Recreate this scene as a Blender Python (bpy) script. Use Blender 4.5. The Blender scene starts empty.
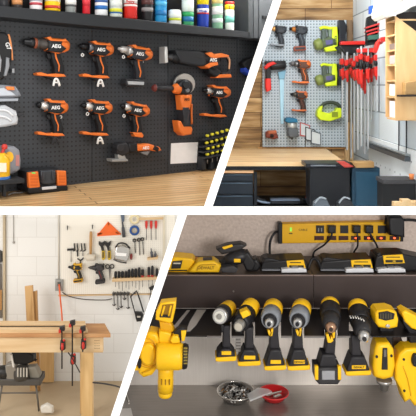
import bpy, bmesh, math, random
from mathutils import Vector, Matrix
random.seed(7)
sc = bpy.context.scene
COL = sc.collection
F, HX, HY, HC = 600.0, 208.0, 85.0, 3.5
# ---------------- camera
cd = bpy.data.cameras.new('camera'); cam = bpy.data.objects.new('camera', cd); COL.objects.link(cam)
cam.location = (0, 0, HC); cam.rotation_euler = (math.pi/2, 0, 0)
cd.sensor_width = 36; cd.lens = F/416*36; cd.shift_y = -(208-HY)/416; cd.clip_start = .05
sc.camera = cam
# ---------------- world, added lights, exposure
wd = bpy.data.worlds.new('world'); sc.world = wd; wd.use_nodes = True
wd.node_tree.nodes['Background'].inputs[0].default_value = (1, .985, .96, 1)
wd.node_tree.nodes['Background'].inputs[1].default_value = 1.0
def area(name, loc, target, size, power, color=(1, 1, 1), size_y=None):
    l = bpy.data.lights.new(name, 'AREA'); l.energy = power; l.size = size; l.color = color
    if size_y: l.shape = 'RECTANGLE'; l.size_y = size_y
    o = bpy.data.objects.new(name, l); COL.objects.link(o); o.location = loc
    o.rotation_euler = (Vector(target)-Vector(loc)).to_track_quat('-Z', 'Y').to_euler()
    return o
area('store_fill_light', (-.9, .7, HC+1.5), (-.4, 2.8, HC-.1), .6, 30)  # added unseen light that brightens the store bay
area('warehouse_fill_light', (.4, 3.5, HC+1.0), (.5, 4.8, HC-.55), .7, 80, (1, .98, .95))  # added light aimed at the bench, with no fixture of its own
area('toolsroom_fill_light', (-3.6, 4.2, 2.6), (-1.2, 7.0, 1.6), 1.6, 72, (1, .985, .97))  # unseen light added at the left to brighten the tools room
area('garage_fill_light', (.9, .1, HC-.15), (.35, 2.2, HC-.85), .5, 26, (1, .97, .93))  # light added out in front to brighten the garage bay
vs = sc.view_settings
vs.view_transform = 'Standard'; vs.look = 'None'; vs.gamma = 1; vs.use_curve_mapping = False; vs.exposure = 0.0
# ---------------- materials
def lin(h):
    h = h.lstrip('#'); c = [int(h[i:i+2], 16)/255 for i in (0, 2, 4)]
    return tuple(x/12.92 if x <= .04045 else ((x+.055)/1.055)**2.4 for x in c)
MC = {}
def M(hexc, rough=.5, metal=0.0, emit=0.0, var=.06):
    key = (hexc, rough, metal, emit)
    if key in MC: return MC[key]
    m = bpy.data.materials.new('paint_'+hexc.strip('#')); m.use_nodes = True; nt = m.node_tree
    b = nt.nodes['Principled BSDF']; c = lin(hexc)
    b.inputs['Roughness'].default_value = rough; b.inputs['Metallic'].default_value = metal; b.inputs['Specular IOR Level'].default_value = .3
    tc = nt.nodes.new('ShaderNodeTexCoord'); n = nt.nodes.new('ShaderNodeTexNoise'); n.inputs['Scale'].default_value = 35
    r = nt.nodes.new('ShaderNodeMix'); r.data_type = 'RGBA'
    r.inputs['A'].default_value = tuple(x*(1-var) for x in c)+(1,); r.inputs['B'].default_value = tuple(min(1, x*(1+var)) for x in c)+(1,)
    nt.links.new(tc.outputs['Object'], n.inputs['Vector']); nt.links.new(n.outputs['Fac'], r.inputs['Factor'])
    nt.links.new(r.outputs['Result'], b.inputs['Base Color'])
    if emit: b.inputs['Emission Color'].default_value = c+(1,); b.inputs['Emission Strength'].default_value = emit
    MC[key] = m; return m
def base_mat(name, rough, metal=0):
    m = bpy.data.materials.new(name); m.use_nodes = True; nt = m.node_tree; b = nt.nodes['Principled BSDF']
    b.inputs['Roughness'].default_value = rough; b.inputs['Metallic'].default_value = metal
    return m, nt, b
def mix(nt, a, b, fac):
    r = nt.nodes.new('ShaderNodeMix'); r.data_type = 'RGBA'
    for s, v in (('A', a), ('B', b), ('Factor', fac)):
        if isinstance(v, bpy.types.NodeSocket): nt.links.new(v, r.inputs[s])
        elif isinstance(v, str): r.inputs[s].default_value = lin(v)+(1,)
        else: r.inputs[s].default_value = v
    return r.outputs['Result']
def uvnode(nt, sx=1, sy=1, rot=0):
    tc = nt.nodes.new('ShaderNodeTexCoord'); mp = nt.nodes.new('ShaderNodeMapping')
    mp.inputs['Scale'].default_value = (sx, sy, 1); mp.inputs['Rotation'].default_value = (0, 0, rot)
    nt.links.new(tc.outputs['UV'], mp.inputs['Vector']); return mp.outputs['Vector']
def noise(nt, vec, scale, detail=3):
    n = nt.nodes.new('ShaderNodeTexNoise'); n.inputs['Scale'].default_value = scale; n.inputs['Detail'].default_value = detail
    nt.links.new(vec, n.inputs['Vector']); return n.outputs['Fac']
def ramp(nt, fac, stops):
    r = nt.nodes.new('ShaderNodeValToRGB'); nt.links.new(fac, r.inputs[0]); e = r.color_ramp.elements
    while len(e) < len(stops): e.new(.5)
    for el, (p, c) in zip(e, stops): el.position = p; el.color = lin(c)+(1,)
    return r.outputs[0]
def peg(name, col, hole, pitch, rad, rough=.5, col2=None):
    m, nt, b = base_mat(name, rough)
    v = uvnode(nt, 1/pitch, 1/pitch)
    f = nt.nodes.new('ShaderNodeVectorMath'); f.operation = 'FRACTION'; nt.links.new(v, f.inputs[0])
    s = nt.nodes.new('ShaderNodeVectorMath'); s.operation = 'DISTANCE'; nt.links.new(f.outputs[0], s.inputs[0]); s.inputs[1].default_value = (.5, .5, 0)
    l = nt.nodes.new('ShaderNodeMath'); l.operation = 'LESS_THAN'; nt.links.new(s.outputs['Value'], l.inputs[0]); l.inputs[1].default_value = rad
    base = mix(nt, col, col2 or col, noise(nt, uvnode(nt), 3))
    nt.links.new(mix(nt, base, hole, l.outputs[0]), b.inputs['Base Color']); return m
def wood(name, c1, c2, c3=None, sx=2, sy=30, rough=.5, plank=None, rot=0, seam='#6b4a2c', off=.5):
    m, nt, b = base_mat(name, rough)
    n = noise(nt, uvnode(nt, sx, sy, rot), 1.0, 6)
    c = ramp(nt, n, [(.3, c1), (.5, c3 or c2), (.7, c2)])
    if plank:
        w, h, dark = plank
        br = nt.nodes.new('ShaderNodeTexBrick'); nt.links.new(uvnode(nt, 1, 1, rot), br.inputs['Vector'])
        br.inputs['Scale'].default_value = 1; br.inputs['Brick Width'].default_value = w; br.inputs['Row Height'].default_value = h
        br.inputs['Mortar Size'].default_value = .0025; br.offset = off
        br.inputs['Color1'].default_value = (1, 1, 1, 1); br.inputs['Color2'].default_value = (dark, dark*.92, dark*.85, 1)
        br.inputs['Mortar'].default_value = lin(seam)+(1,)
        r = nt.nodes.new('ShaderNodeMix'); r.data_type = 'RGBA'; r.blend_type = 'MULTIPLY'; r.inputs['Factor'].default_value = 1
        nt.links.new(c, r.inputs['A']); nt.links.new(br.outputs['Color'], r.inputs['B']); c = r.outputs['Result']
    nt.links.new(c, b.inputs['Base Color']); return m
def blocks(name, c1, c2, mortar, w, h, msize, rough=.7):
    m, nt, b = base_mat(name, rough)
    br = nt.nodes.new('ShaderNodeTexBrick'); nt.links.new(uvnode(nt), br.inputs['Vector'])
    br.inputs['Scale'].default_value = 1; br.inputs['Brick Width'].default_value = w; br.inputs['Row Height'].default_value = h
    br.inputs['Mortar Size'].default_value = msize; br.inputs['Mortar Smooth'].default_value = .6
    for k, v in (('Color1', c1), ('Color2', c2), ('Mortar', mortar)): br.inputs[k].default_value = lin(v)+(1,)
    nt.links.new(br.outputs['Color'], b.inputs['Base Color'])
    bp = nt.nodes.new('ShaderNodeBump'); bp.inputs['Strength'].default_value = .25; bp.inputs['Distance'].default_value = .01
    nt.links.new(noise(nt, uvnode(nt), 60), bp.inputs['Height']); nt.links.new(bp.outputs[0], b.inputs['Normal']); return m
def rough_mat(name, c1, c2, scale, rough=.6, metal=0, bump=.3, sx=1, sy=1):
    m, nt, b = base_mat(name, rough, metal)
    n = noise(nt, uvnode(nt, sx, sy), scale, 5)
    nt.links.new(mix(nt, c1, c2, n), b.inputs['Base Color'])
    if bump:
        bp = nt.nodes.new('ShaderNodeBump'); bp.inputs['Strength'].default_value = bump; bp.inputs['Distance'].default_value = .004
        nt.links.new(n, bp.inputs['Height']); nt.links.new(bp.outputs[0], b.inputs['Normal'])
    return m
# ---------------- geometry toolkit
def P(px, py, Y): return Vector(((px-HX)/F*Y, Y, HC-(py-HY)/F*Y))
CAMV = Vector((0, 0, HC))
class Plane:
    """a real surface in the place: origin, normal, right, up; hit() finds where it is seen"""
    def __init__(s, o, n, u):
        s.o = Vector(o); s.n = Vector(n).normalized(); s.u = Vector(u).normalized(); s.v = s.n.cross(s.u).normalized()
    def p(s, px, py, d=0):
        r = Vector(((px-HX)/F, 1, -(py-HY)/F)); o = s.o+s.n*d
        return CAMV + r*((o-CAMV).dot(s.n)/r.dot(s.n))
    def k(s, px, py, d=0): return s.p(px, py, d).y/F
    def uv(s, c): q = c-s.o; return (q.dot(s.u)+20, q.dot(s.v)+20)
def frontal(Y): return Plane((0, Y, HC), (0, -1, 0), (1, 0, 0))
def flat(Y, py):                       # horizontal plane seen at row py at depth Y
    return Plane(P(208, py, Y), (0, 0, 1), (1, 0, 0))
# splayed partitions between the four bays (centre planes)
def vplane(a, b):
    n = (P(*a, 1)-CAMV).cross(P(*b, 1)-CAMV).normalized()
    return -n if n.x < 0 else n
TV1a, TV1b = (277.3, 0), (208.2, 207); TV2a, TV2b = (182.6, 215), (115, 416)
N1, N2 = vplane(TV1a, TV1b), vplane(TV2a, TV2b)
NH = (P(0, 210.6, 1)-CAMV).cross(P(416, 210.6, 1)-CAMV).normalized(); NH = NH if NH.z > 0 else -NH
HT = .0105
# each bay: planes whose positive side is removed
BAYS = {'store': [(N1, HT), (-NH, HT)], 'warehouse': [(-N1, HT), (-NH, HT)], 'toolsroom': [(N2, HT), (NH, HT)], 'garage': [(-N2, HT), (NH, HT)]}
BAY = 'store'
def link_obj(o): COL.objects.link(o); return o
def build(name, bm, mat, W=None, loc=Vector((0, 0, 0)), parent=None, clip=True, uvw=None):
    if clip and BAY:
        for n, off in BAYS[BAY]:
            if any((v.co-CAMV).dot(n) > -off for v in bm.verts):
                g = bmesh.ops.bisect_plane(bm, geom=bm.verts[:]+bm.edges[:]+bm.faces[:], plane_co=CAMV-n*off, plane_no=n, clear_outer=True)
                ed = [e for e in g['geom_cut'] if isinstance(e, bmesh.types.BMEdge)]
                try: bmesh.ops.holes_fill(bm, edges=ed)
                except Exception: pass
    if W:
        ul = bm.loops.layers.uv.new('UVMap')
        for f in bm.faces:
            f.normal_update()
            side = abs(f.normal.dot(W.n)) < .5
            for l in f.loops:
                a, b = W.uv(l.vert.co)
                if side:
                    q = (l.vert.co-W.o).dot(W.n)
                    if abs(f.normal.dot(W.u)) > .7: a = q
                    else: b = b+q
                l[ul].uv = (a, b)
    bmesh.ops.translate(bm, verts=bm.verts, vec=-loc)
    me = bpy.data.meshes.new(name); bm.to_mesh(me); bm.free()
    me.materials.append(mat)
    o = link_obj(bpy.data.objects.new(name, me))
    if parent: o.parent = parent
    else: o.location = loc
    return o
def g_poly(bm, W, k, pts, d0, d1, bev=0):
    fr = [bm.verts.new(W.p(x, y, d1*k)) for x, y in pts]
    bk = [bm.verts.new(v.co - W.n*(d1-d0)*k) for v in fr]
    n = len(pts)
    f1 = bm.faces.new(fr)
    f1.normal_update()
    fs = [f1, bm.faces.new(bk[::-1])]+[bm.faces.new((fr[(i+1) % n], fr[i], bk[i], bk[(i+1) % n])) for i in range(n)]
    if f1.normal.dot(W.n) < 0:
        for f in fs: f.normal_flip()
    if bev:
        r = bmesh.ops.bevel(bm, geom=list(f1.edges), offset=bev*k, segments=2, profile=.6, affect='EDGES', clamp_overlap=True)
        for f in r['faces']: f.smooth = True
def g_rings(bm, pts, rads, seg=12, cap=True, up=None, squash=None):
    n = len(pts); rings = []
    for i in range(n):
        a = pts[max(0, i-1)]; b = pts[min(n-1, i+1)]; t = (b-a)
        t = t.normalized() if t.length > 1e-9 else Vector((0, 0, 1))
        if i == 0 or up is None:
            ref = up or (Vector((0, -1, 0)) if abs(t.y) < .9 else Vector((0, 0, 1)))
        e1 = t.cross(ref)
        if e1.length < 1e-6: e1 = t.orthogonal()
        e1.normalize(); e2 = e1.cross(t).normalized()
        q = squash or 1
        rings.append([bm.verts.new(pts[i]+(e1*math.cos(2*math.pi*j/seg)+e2*math.sin(2*math.pi*j/seg)*q)*rads[i]) for j in range(seg)])
    for i in range(n-1):
        for j in range(seg):
            f = bm.faces.new((rings[i][j], rings[i][(j+1) % seg], rings[i+1][(j+1) % seg], rings[i+1][j])); f.smooth = True
    if cap: bm.faces.new(rings[0][::-1]); bm.faces.new(rings[-1])
def g_ball(bm, c, axes, rad, seg=12, rings=8):
    rows = []
    for i in range(1, rings):
        th = math.pi*i/rings
        rows.append([bm.verts.new(c+axes[0]*(rad[0]*math.sin(th)*math.cos(2*math.pi*j/seg))+axes[2]*(rad[2]*math.sin(th)*math.sin(2*math.pi*j/seg))+axes[1]*(rad[1]*math.cos(th))) for j in range(seg)])
    a = bm.verts.new(c+axes[1]*rad[1]); b = bm.verts.new(c-axes[1]*rad[1]); fs = []
    for j in range(seg):
        fs.append(bm.faces.new((a, rows[0][j], rows[0][(j+1) % seg]))); fs.append(bm.faces.new((b, rows[-1][(j+1) % seg], rows[-1][j])))
        for i in range(len(rows)-1): fs.append(bm.faces.new((rows[i][j], rows[i+1][j], rows[i+1][(j+1) % seg], rows[i][(j+1) % seg])))
    for f in fs: f.smooth = True
def tag(o, label=None, cat=None, group=None, kind=None):
    if label: o['label'] = label
    if cat: o['category'] = cat
    if group: o['group'] = group
    if kind: o['kind'] = kind
    return o
class T:
    """a thing: an Empty on surface W at photo spot c; x, y in photo px (or template units when xf is set), d in px off the surface"""
    def __init__(s, W, name, label, cat, c, group=None, xf=None, d=0, kind=None, single=False):
        s.W, s.xf = W, xf; s.k = W.k(*c); s.loc = W.p(c[0], c[1], d*s.k); s.c = c; s.name = name; s.single = single
        s.tags = (label, cat, group, kind)
        if not single:
            s.root = link_obj(bpy.data.objects.new(name, None)); s.root.location = s.loc; s.root.empty_display_size = .02
            tag(s.root, *s.tags)
    def m(s, x, y, d=0):
        if s.xf:
            cx, cy, sc_, a, fl = (list(s.xf)+[0, 1])[:5]
            x, y = x*sc_*fl, y*sc_; ca, sa = math.cos(a), math.sin(a)
            return cx+x*ca-y*sa, cy+x*sa+y*ca, d*sc_
        return x, y, d
    def sc(s): return s.xf[2] if s.xf else 1
    def w(s, x, y, d=0):
        x, y, d = s.m(x, y, d); return s.W.p(x, y, d*s.k)
    def add(s, name, mat, *shapes, parent=None, label=None, kind=None):
        if isinstance(mat, str): mat = M(mat)
        bm = bmesh.new(); k = s.k; q = s.sc()
        for sh in shapes:
            t = sh[0]
            if t == 'poly':
                pts = [s.m(x, y)[:2] for x, y in sh[1]]
                g_poly(bm, s.W, k, pts, sh[2]*q, sh[3]*q, (sh[4] if len(sh) > 4 else 0)*q)
            elif t == 'rect':
                x0, y0, x1, y1 = sh[1]; pts = [s.m(*p)[:2] for p in ((x0, y0), (x1, y0), (x1, y1), (x0, y1))]
                g_poly(bm, s.W, k, pts, sh[2]*q, sh[3]*q, (sh[4] if len(sh) > 4 else 0)*q)
            elif t == 'ell':                                        # disc or oval: centre, rx, ry, d0, d1, bevel
                cx, cy = sh[1]; rx, ry = sh[2]
                pts = [s.m(cx+rx*math.cos(a*math.pi/10), cy+ry*math.sin(a*math.pi/10))[:2] for a in range(20)]
                g_poly(bm, s.W, k, pts, sh[3]*q, sh[4]*q, (sh[5] if len(sh) > 5 else 0)*q)
            elif t == 'lathe':                                      # axis a->b, profile [(t, r)]
                a, b = s.w(*sh[1]), s.w(*sh[2])
                g_rings(bm, [a.lerp(b, u) for u, r in sh[3]], [max(r, .01)*k*q for u, r in sh[3]], sh[4] if len(sh) > 4 else 14, up=None, squash=sh[5] if len(sh) > 5 else None)
            elif t == 'tube':
                pp = [s.w(*p) for p in sh[1]]
                if len(pp) > 2 and not (len(sh) > 3 and sh[3] == 'hard'):
                    out = []
                    for i in range(len(pp)-1):
                        p0, p1, p2, p3 = pp[max(0, i-1)], pp[i], pp[i+1], pp[min(len(pp)-1, i+2)]
                        for j in range(4):
                            u = j/4; out.append(.5*((2*p1)+(p2-p0)*u+(2*p0-5*p1+4*p2-p3)*u*u+(3*p1-p0-3*p2+p3)*u*u*u))
                    pp = out+[pp[-1]]
                g_rings(bm, pp, [sh[2]*k*q]*len(pp), 8)
            elif t == 'ball':
                c = s.w(*sh[1]); g_ball(bm, c, (s.W.u, s.W.v, s.W.n), [r*k*q for r in sh[2]])
            elif t == 'ring':                                       # torus: centre (x,y,d), R, r, axis
                c = s.w(*sh[1]); R, r = sh[2]*k*q, sh[3]*k*q; ax = sh[4] if len(sh) > 4 else 'n'
                e1, e2 = {'n': (s.W.u, s.W.v), 'v': (s.W.u, s.W.n), 'u': (s.W.v, s.W.n)}[ax]; e3 = e1.cross(e2)
                rr = []
                for i in range(20):
                    a = i*math.pi/10; dr = e1*math.cos(a)+e2*math.sin(a)
                    rr.append([bm.verts.new(c+dr*(R+r*math.cos(b*math.pi/4))+e3*r*math.sin(b*math.pi/4)) for b in range(8)])
                for i in range(20):
                    for j in range(8):
                        f = bm.faces.new((rr[i][j], rr[(i+1) % 20][j], rr[(i+1) % 20][(j+1) % 8], rr[i][(j+1) % 8])); f.smooth = True
                bmesh.ops.recalc_face_normals(bm, faces=bm.faces)
        if s.single:
            o = build(s.name, bm, mat, s.W, s.loc); tag(o, *s.tags); s.root = o
        else: o = build(name, bm, mat, s.W, s.loc, parent or s.root)
        if label: o['label'] = label
        if kind: o['kind'] = kind
        return o
    def text(s, txt, mat, x, y, d, size, ang=0, parent=None, name='lettering', italic=0):
        if isinstance(mat, str): mat = M(mat)
        cu = bpy.data.curves.new('t', 'FONT'); cu.body = txt; cu.align_x = 'CENTER'; cu.align_y = 'CENTER'; cu.size = 1; cu.extrude = .03; cu.offset = .02; cu.shear = italic; cu.resolution_u = 2
        to = bpy.data.objects.new('t', cu); COL.objects.link(to)
        dg = bpy.context.evaluated_depsgraph_get(); me = bpy.data.meshes.new_from_object(to.evaluated_get(dg))
        bpy.data.objects.remove(to); bpy.data.curves.remove(cu)
        bm = bmesh.new(); bm.from_mesh(me); bpy.data.meshes.remove(me)
        a = ang+(s.xf[3] if s.xf and len(s.xf) > 3 else 0); o = s.w(x, y, d); z = size*s.k*s.sc()
        W = s.W; ca, sa = math.cos(-a), math.sin(-a)
        for v in bm.verts:
            X, Y_ = v.co.x*ca-v.co.y*sa, v.co.x*sa+v.co.y*ca
            v.co = o+(W.u*X+W.v*Y_+W.n*v.co.z)*z
        return build(name, bm, mat, W, s.loc, parent or s.root)
def one(W, name, label, cat, c, mat, *shapes, group=None, xf=None, kind=None, d=0):
    t = T(W, name, label, cat, c, group, xf, d, kind, single=True); return t.add(name, mat, *shapes)
def struct(W, name, mat, *shapes, c=(208, 208), d=0):
    o = one(W, name, None, None, c, mat, *shapes, kind='structure'); return o
# ---------------- the white partitions between the bays
def partition(name, n, corners):
    bm = bmesh.new(); a = [bm.verts.new(c+n*(HT-.0005)) for c in corners]; b = [bm.verts.new(c-n*(HT-.0005)) for c in corners]
    bm.faces.new(a); bm.faces.new(b[::-1])
    for i in range(4): bm.faces.new((a[(i+1) % 4], a[i], b[i], b[(i+1) % 4]))
    bmesh.ops.recalc_face_normals(bm, faces=bm.faces)
    o = build(name, bm, M('#fbfbfa', .6, var=.005), clip=False); o['kind'] = 'structure'; return o
def ln(a, b, y): return a[0]+(b[0]-a[0])*(y-a[1])/(b[1]-a[1])
FR = 1.5
partition('trim_1', N1, [P(ln(TV1a, TV1b, -60), -60, FR), P(ln(TV1a, TV1b, 210), 210, FR), P(ln(TV1a, TV1b, 210), 210, 5.9), P(ln(TV1a, TV1b, -60), -60, 5.9)])
partition('trim_2', N2, [P(ln(TV2a, TV2b, 211), 211, FR), P(ln(TV2a, TV2b, 455), 455, FR), P(ln(TV2a, TV2b, 455), 455, 5.2), P(ln(TV2a, TV2b, 211), 211, 7.1)])
partition('trim_3', NH, [P(-90, 210.6, FR), P(506, 210.6, FR), P(506, 210.6, 5.9), P(-90, 210.6, 7.1)])
# ================= UPPER LEFT: dark pegboard wall seen at an angle =================
BAY = 'store'
th = math.radians(38)
W1 = Plane(P(0, 190, 2.62), (math.sin(th), -math.cos(th), 0), (math.cos(th), math.sin(th), 0))
m_peg1 = peg('dark_pegboard', '#303337', '#0c0d0f', .021, .2, .55, '#373a3f')
m_ctr = wood('counter_wood', '#c79d68', '#e6c794', '#d8b280', 4, 26, .35, (1.3, .05, .86))
struct(W1, 'wall_back_left', M('#2a2c2f', .7), ('rect', (-110, -70, 300, 215), -9, -5))
SE = [(-110, 92), (92, 168), (168, 237), (237, 300)]
for i, (a, b) in enumerate(SE):
    one(W1, 'pegboard', ['dark grey pegboard panel at the left end behind the orange-footed charger', 'dark grey pegboard panel holding the two battery drills of the second and third columns', 'dark grey pegboard panel behind the reciprocating saw and grinder', 'dark grey pegboard panel touching the slanting white partition'][i],
        'pegboard', ((a+b)/2, 100), m_peg1, ('rect', (a+.25, -70, b-.25, 215), -3, -.2), group='dark pegboard panels above the counter')
C1 = flat(2.62, 192.5)
def wl(W, z, px, d=0):       # where wall W meets height z at column px
    r = Vector(((px-HX)/F, 1, 0)); o = W.o+W.n*d; y = (o-Vector((0, 0, 0))).dot(W.n)/r.dot(W.n); return Vector((r.x*y, y, z))
bm = bmesh.new(); zc = C1.o.z
ptc = [wl(W1, zc, -110), wl(W1, zc, 262), Vector((.9, 1.9, zc)), Vector((-2.1, 1.9, zc))]
fr = [bm.verts.new(p) for p in ptc]; bk = [bm.verts.new(p-Vector((0, 0, .045))) for p in ptc]
bm.faces.new(fr); bm.faces.new(bk[::-1])
for i in range(4): bm.faces.new((fr[(i+1) % 4], fr[i], bk[i], bk[(i+1) % 4]))
bmesh.ops.recalc_face_normals(bm, faces=bm.faces)
CU = Plane(C1.o, (0, 0, 1), (math.cos(math.radians(24)), math.sin(math.radians(24)), 0))
tag(build('counter_top', bm, m_ctr, CU, ptc[0].copy()), 'long pale wooden counter top below the dark pegboard wall', 'counter')

# ================= UPPER RIGHT: timber wall with grey pegboard =================
BAY = 'warehouse'
WB = frontal(5.25); WP = frontal(5.2)
m_osb = wood('rough_timber', '#6e5335', '#e0c394', '#b8925f', 3, 22, .7, (.62, .13, .55), off=.37)
m_peg2 = peg('grey_pegboard', '#a3b2bd', '#5a6975', .026, .24, .45, '#b7c2ca')
m_blk = rough_mat('white_block', '#d6dde0', '#eceeee', 5, .65, 0, .1)
struct(WB, 'wall_back_right', m_osb, ('rect', (140, -60, 353, 215), -4, 0))
# side wall of white blocks; floor behind
XW = (353-208)/600*5.25
WR = Plane((XW, 4, HC), (-1, 0, 0), (0, -1, 0))
m_cb = blocks('painted_block', '#b9c6cf', '#cdd5da', '#77838c', .46, .2, .007)
bm = bmesh.new(); vv = [bm.verts.new(Vector(c)) for c in ((XW, 5.3, HC+1.2), (XW, 2.2, HC+1.2), (XW, 2.2, HC-1.4), (XW, 5.3, HC-1.4))]
bm.faces.new(vv); g = bmesh.ops.extrude_face_region(bm, geom=bm.faces[:]); bmesh.ops.translate(bm, verts=[v for v in g['geom'] if isinstance(v, bmesh.types.BMVert)], vec=(.05, 0, 0)); bmesh.ops.recalc_face_normals(bm, faces=bm.faces)
build('wall_right', bm, m_cb, WR)['kind'] = 'structure'

# ================= LOWER LEFT: white block wall =================
BAY = 'toolsroom'
WT = frontal(7.0)
m_tb = blocks('cream_block', '#dedcd7', '#e1dfda', '#d3d0ca', .45, .225, .006)
struct(WT, 'wall_back', m_tb, ('rect', (-110, 130, 260, 440), -6, 0))
m_fl = rough_mat('concrete_floor', '#a58f72', '#c4b091', 3, .6, 0, .1)
bm = bmesh.new(); zf = P(0, 381, 7).z
vv = [bm.verts.new(c) for c in (Vector((-4.4, 7.1, zf)), Vector((.6, 7.1, zf)), Vector((.6, 3.2, zf)), Vector((-4.4, 3.2, zf)))]
bm.faces.new(vv[::-1]); FL = Plane((0, 0, zf), (0, 0, 1), (1, 0, 0)); build('floor', bm, m_fl, FL)['kind'] = 'structure'

# ================= LOWER RIGHT: speckled wall, steel bench =================
BAY = 'garage'
WG = frontal(2.46)
m_gw = rough_mat('textured_wall', '#b3a196', '#e3d3c8', 90, .75, 0, .5)
struct(WG, 'wall_back_lower_right', m_gw, ('rect', (60, 170, 540, 330), -3, 0))
ys = lambda py, z: (py-HY) and (HC-z)/(py-HY)*F
z_b = P(0, 385, 2.26).z
m_ss = rough_mat('brushed_steel', '#8f8984', '#b0a9a3', 6, .26, .6, .03, 1, 30)
m_bs = rough_mat('steel_sheet', '#cfc8c1', '#e2dcd5', 8, .32, .15, .02, 24, 1)
WS = frontal(2.26)
one(WS, 'steel_backsplash', 'pale stainless steel sheet standing behind the hanging drill handles', 'backsplash', (290, 350), m_bs, ('rect', (60, 308, 540, 385.3), -3, 0))
FB = Plane((0, 2.26, z_b), (0, 0, 1), (1, 0, 0))
def slab(name, label, cat, W, corners, th, mat, kind=None):
    bm = bmesh.new(); fr = [bm.verts.new(Vector(c)) for c in corners]; bk = [bm.verts.new(Vector(c)-W.n*th) for c in corners]; n = len(corners)
    bm.faces.new(fr); bm.faces.new(bk[::-1])
    for i in range(n): bm.faces.new((fr[(i+1) % n], fr[i], bk[i], bk[(i+1) % n]))
    bmesh.ops.recalc_face_normals(bm, faces=bm.faces)
    o = build(name, bm, mat, W, Vector(corners[0])); tag(o, label, cat, None, kind); return o
slab('steel_workbench', 'brushed stainless steel bench top carrying the two parts bowls', 'workbench', FB, [(-1, 2.26, z_b), (1.3, 2.26, z_b), (1.3, 1.45, z_b), (-1, 1.45, z_b)], .05, m_ss)
# ================= STORE BAY CONTENTS =================
BAY = 'store'
OR, ORD, BK, BK2, GR, WH, LG = '#e2742f', '#c85a22', '#1a1a1c', '#2b2b2e', '#6d6f74', '#e9e9e8', '#a9abae'
# --- wall cabinet with open shelf
t = T(W1, 'wall_cabinet', 'long dark grey open cabinet along the top with a row of cans inside', 'cabinet', (130, 20), None)
t.add('bottom_shelf', '#26282b', ('poly', [(-110, -4.5), (90, 14), (252, 32.2), (252, 38.2), (90, 26), (-110, 5.5)], 0, 26, .6), label='dark grey shelf board with a thick front lip')
t.add('back_panel', M('#141416', .8), ('poly', [(-110, -70), (252, -70), (252, 34), (90, 20), (-110, 0)], 0, 1))
t.add('divider_panel', '#3a3d40', ('rect', (248.5, -70, 253, 37.8), 0, 26))
dr = t.add('door', '#46494c', ('poly', [(253.6, -70), (300, -70), (300, 43), (253.6, 37.9)], 0, 26, .6), label='plain grey cabinet door')
t.add('handle', '#18191b', ('rect', (263.5, 15.5, 267.5, 19), 26, 28, .5), parent=dr)
t.add('seam', '#2c2e31', ('rect', (258.6, -70, 259.2, 38.2), 26, 26.5), parent=dr)
# --- cans on the shelf: x0, x1, top, bottom, body, bands [(y0, y1, colour)], cap colour, label
def line(x): return 14+.115*(x-90) if x > 90 else 14+.082*(x-90)
cans = [
 (-3, 9, -12, BK2, [(-3, 1, '#3d3d40')], 'black canister at the far left end of the can row', 'canister'),
 (12, 22, -10, '#3a3330', [(0, 5, '#c88a58')], 'dark tub with a tan label next to the black canister', 'tub'),
 (30, 42, -14, '#ece6e6', [(-4, 2, '#c4c4cc'), (3, 5.6, '#b8454f')], 'white spray can with a red lower stripe left of the yellow can', 'spray can'),
 (45, 60, -12, '#efc21b', [(-4, 2, '#e6dfc2'), (6, 9, '#c23a2a')], 'yellow can with a red base band', 'spray can'),
 (65.5, 76, -14, '#8d9290', [(0, 5, '#e5e6e2'), (5, 7, '#4d4f50')], 'grey can with a white label between yellow and red cans', 'spray can'),
 (82.5, 90, -16, '#cf2430', [(-2, 6, '#de3c45')], 'slim bright red can', 'spray can'),
 (95, 107.5, -14, '#eef0f0', [(0, 3, '#3b5f9d'), (6, 10, '#2f6db3')], 'white can with blue lettering bands', 'spray can'),
 (109.5, 122, -14, '#d9dfd5', [(0, 8, '#dfe3dc'), (9, 12.5, '#d9d743'), (12.5, 14, '#2b64a5')], 'pale can with a yellow and blue base', 'spray can'),
 (123.5, 137, -12, '#cf2b24', [(-1, 4, '#e9e4e0'), (5, 7, '#f1e9e4')], 'red can with white script lettering', 'spray can'),
 (141.5, 153, -14, '#202022', [(0, 5, '#5a3a38'), (8, 12, '#8f8c8c')], 'black can with a grey lower label', 'spray can'),
 (154.5, 166.5, -15, '#2b8fc7', [(2, 6, '#55b4df'), (11, 16, '#2273ad')], 'light blue spray can', 'spray can'),
 (168.5, 181, 10, '#f0f1ee', [(14, 18.5, '#e5e8dc'), (18.5, 21, '#c3ce3a')], 'short white tub with a lime green label', 'tub'),
 (182, 193.5, -14, '#3d9a67', [(0, 12, '#e2efe6'), (13, 17, '#2e9c58'), (17, 22, '#2b77a8')], 'green and white can with a blue base', 'spray can'),
 (197, 208.5, -14, '#1f3a9a', [(-14, 5, '#f0d31e'), (9, 13, '#e8e6ea'), (13, 14.5, '#c8322d')], 'blue can with a yellow top', 'spray can'),
 (212, 222.5, -10, '#7fae8d', [(-3, 4, '#d8c889'), (7, 15, '#e6ebe4'), (19, 23, '#cfdcd4')], 'pale green can with a white label', 'spray can'),
 (225, 234, 2, '#e4e8e2', [(2, 5, '#c7352b'), (5, 10, '#e8c921'), (16, 23, '#6fb6a8')], 'narrow can with a yellow and red top, last in the row', 'spray can'),
]
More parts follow.
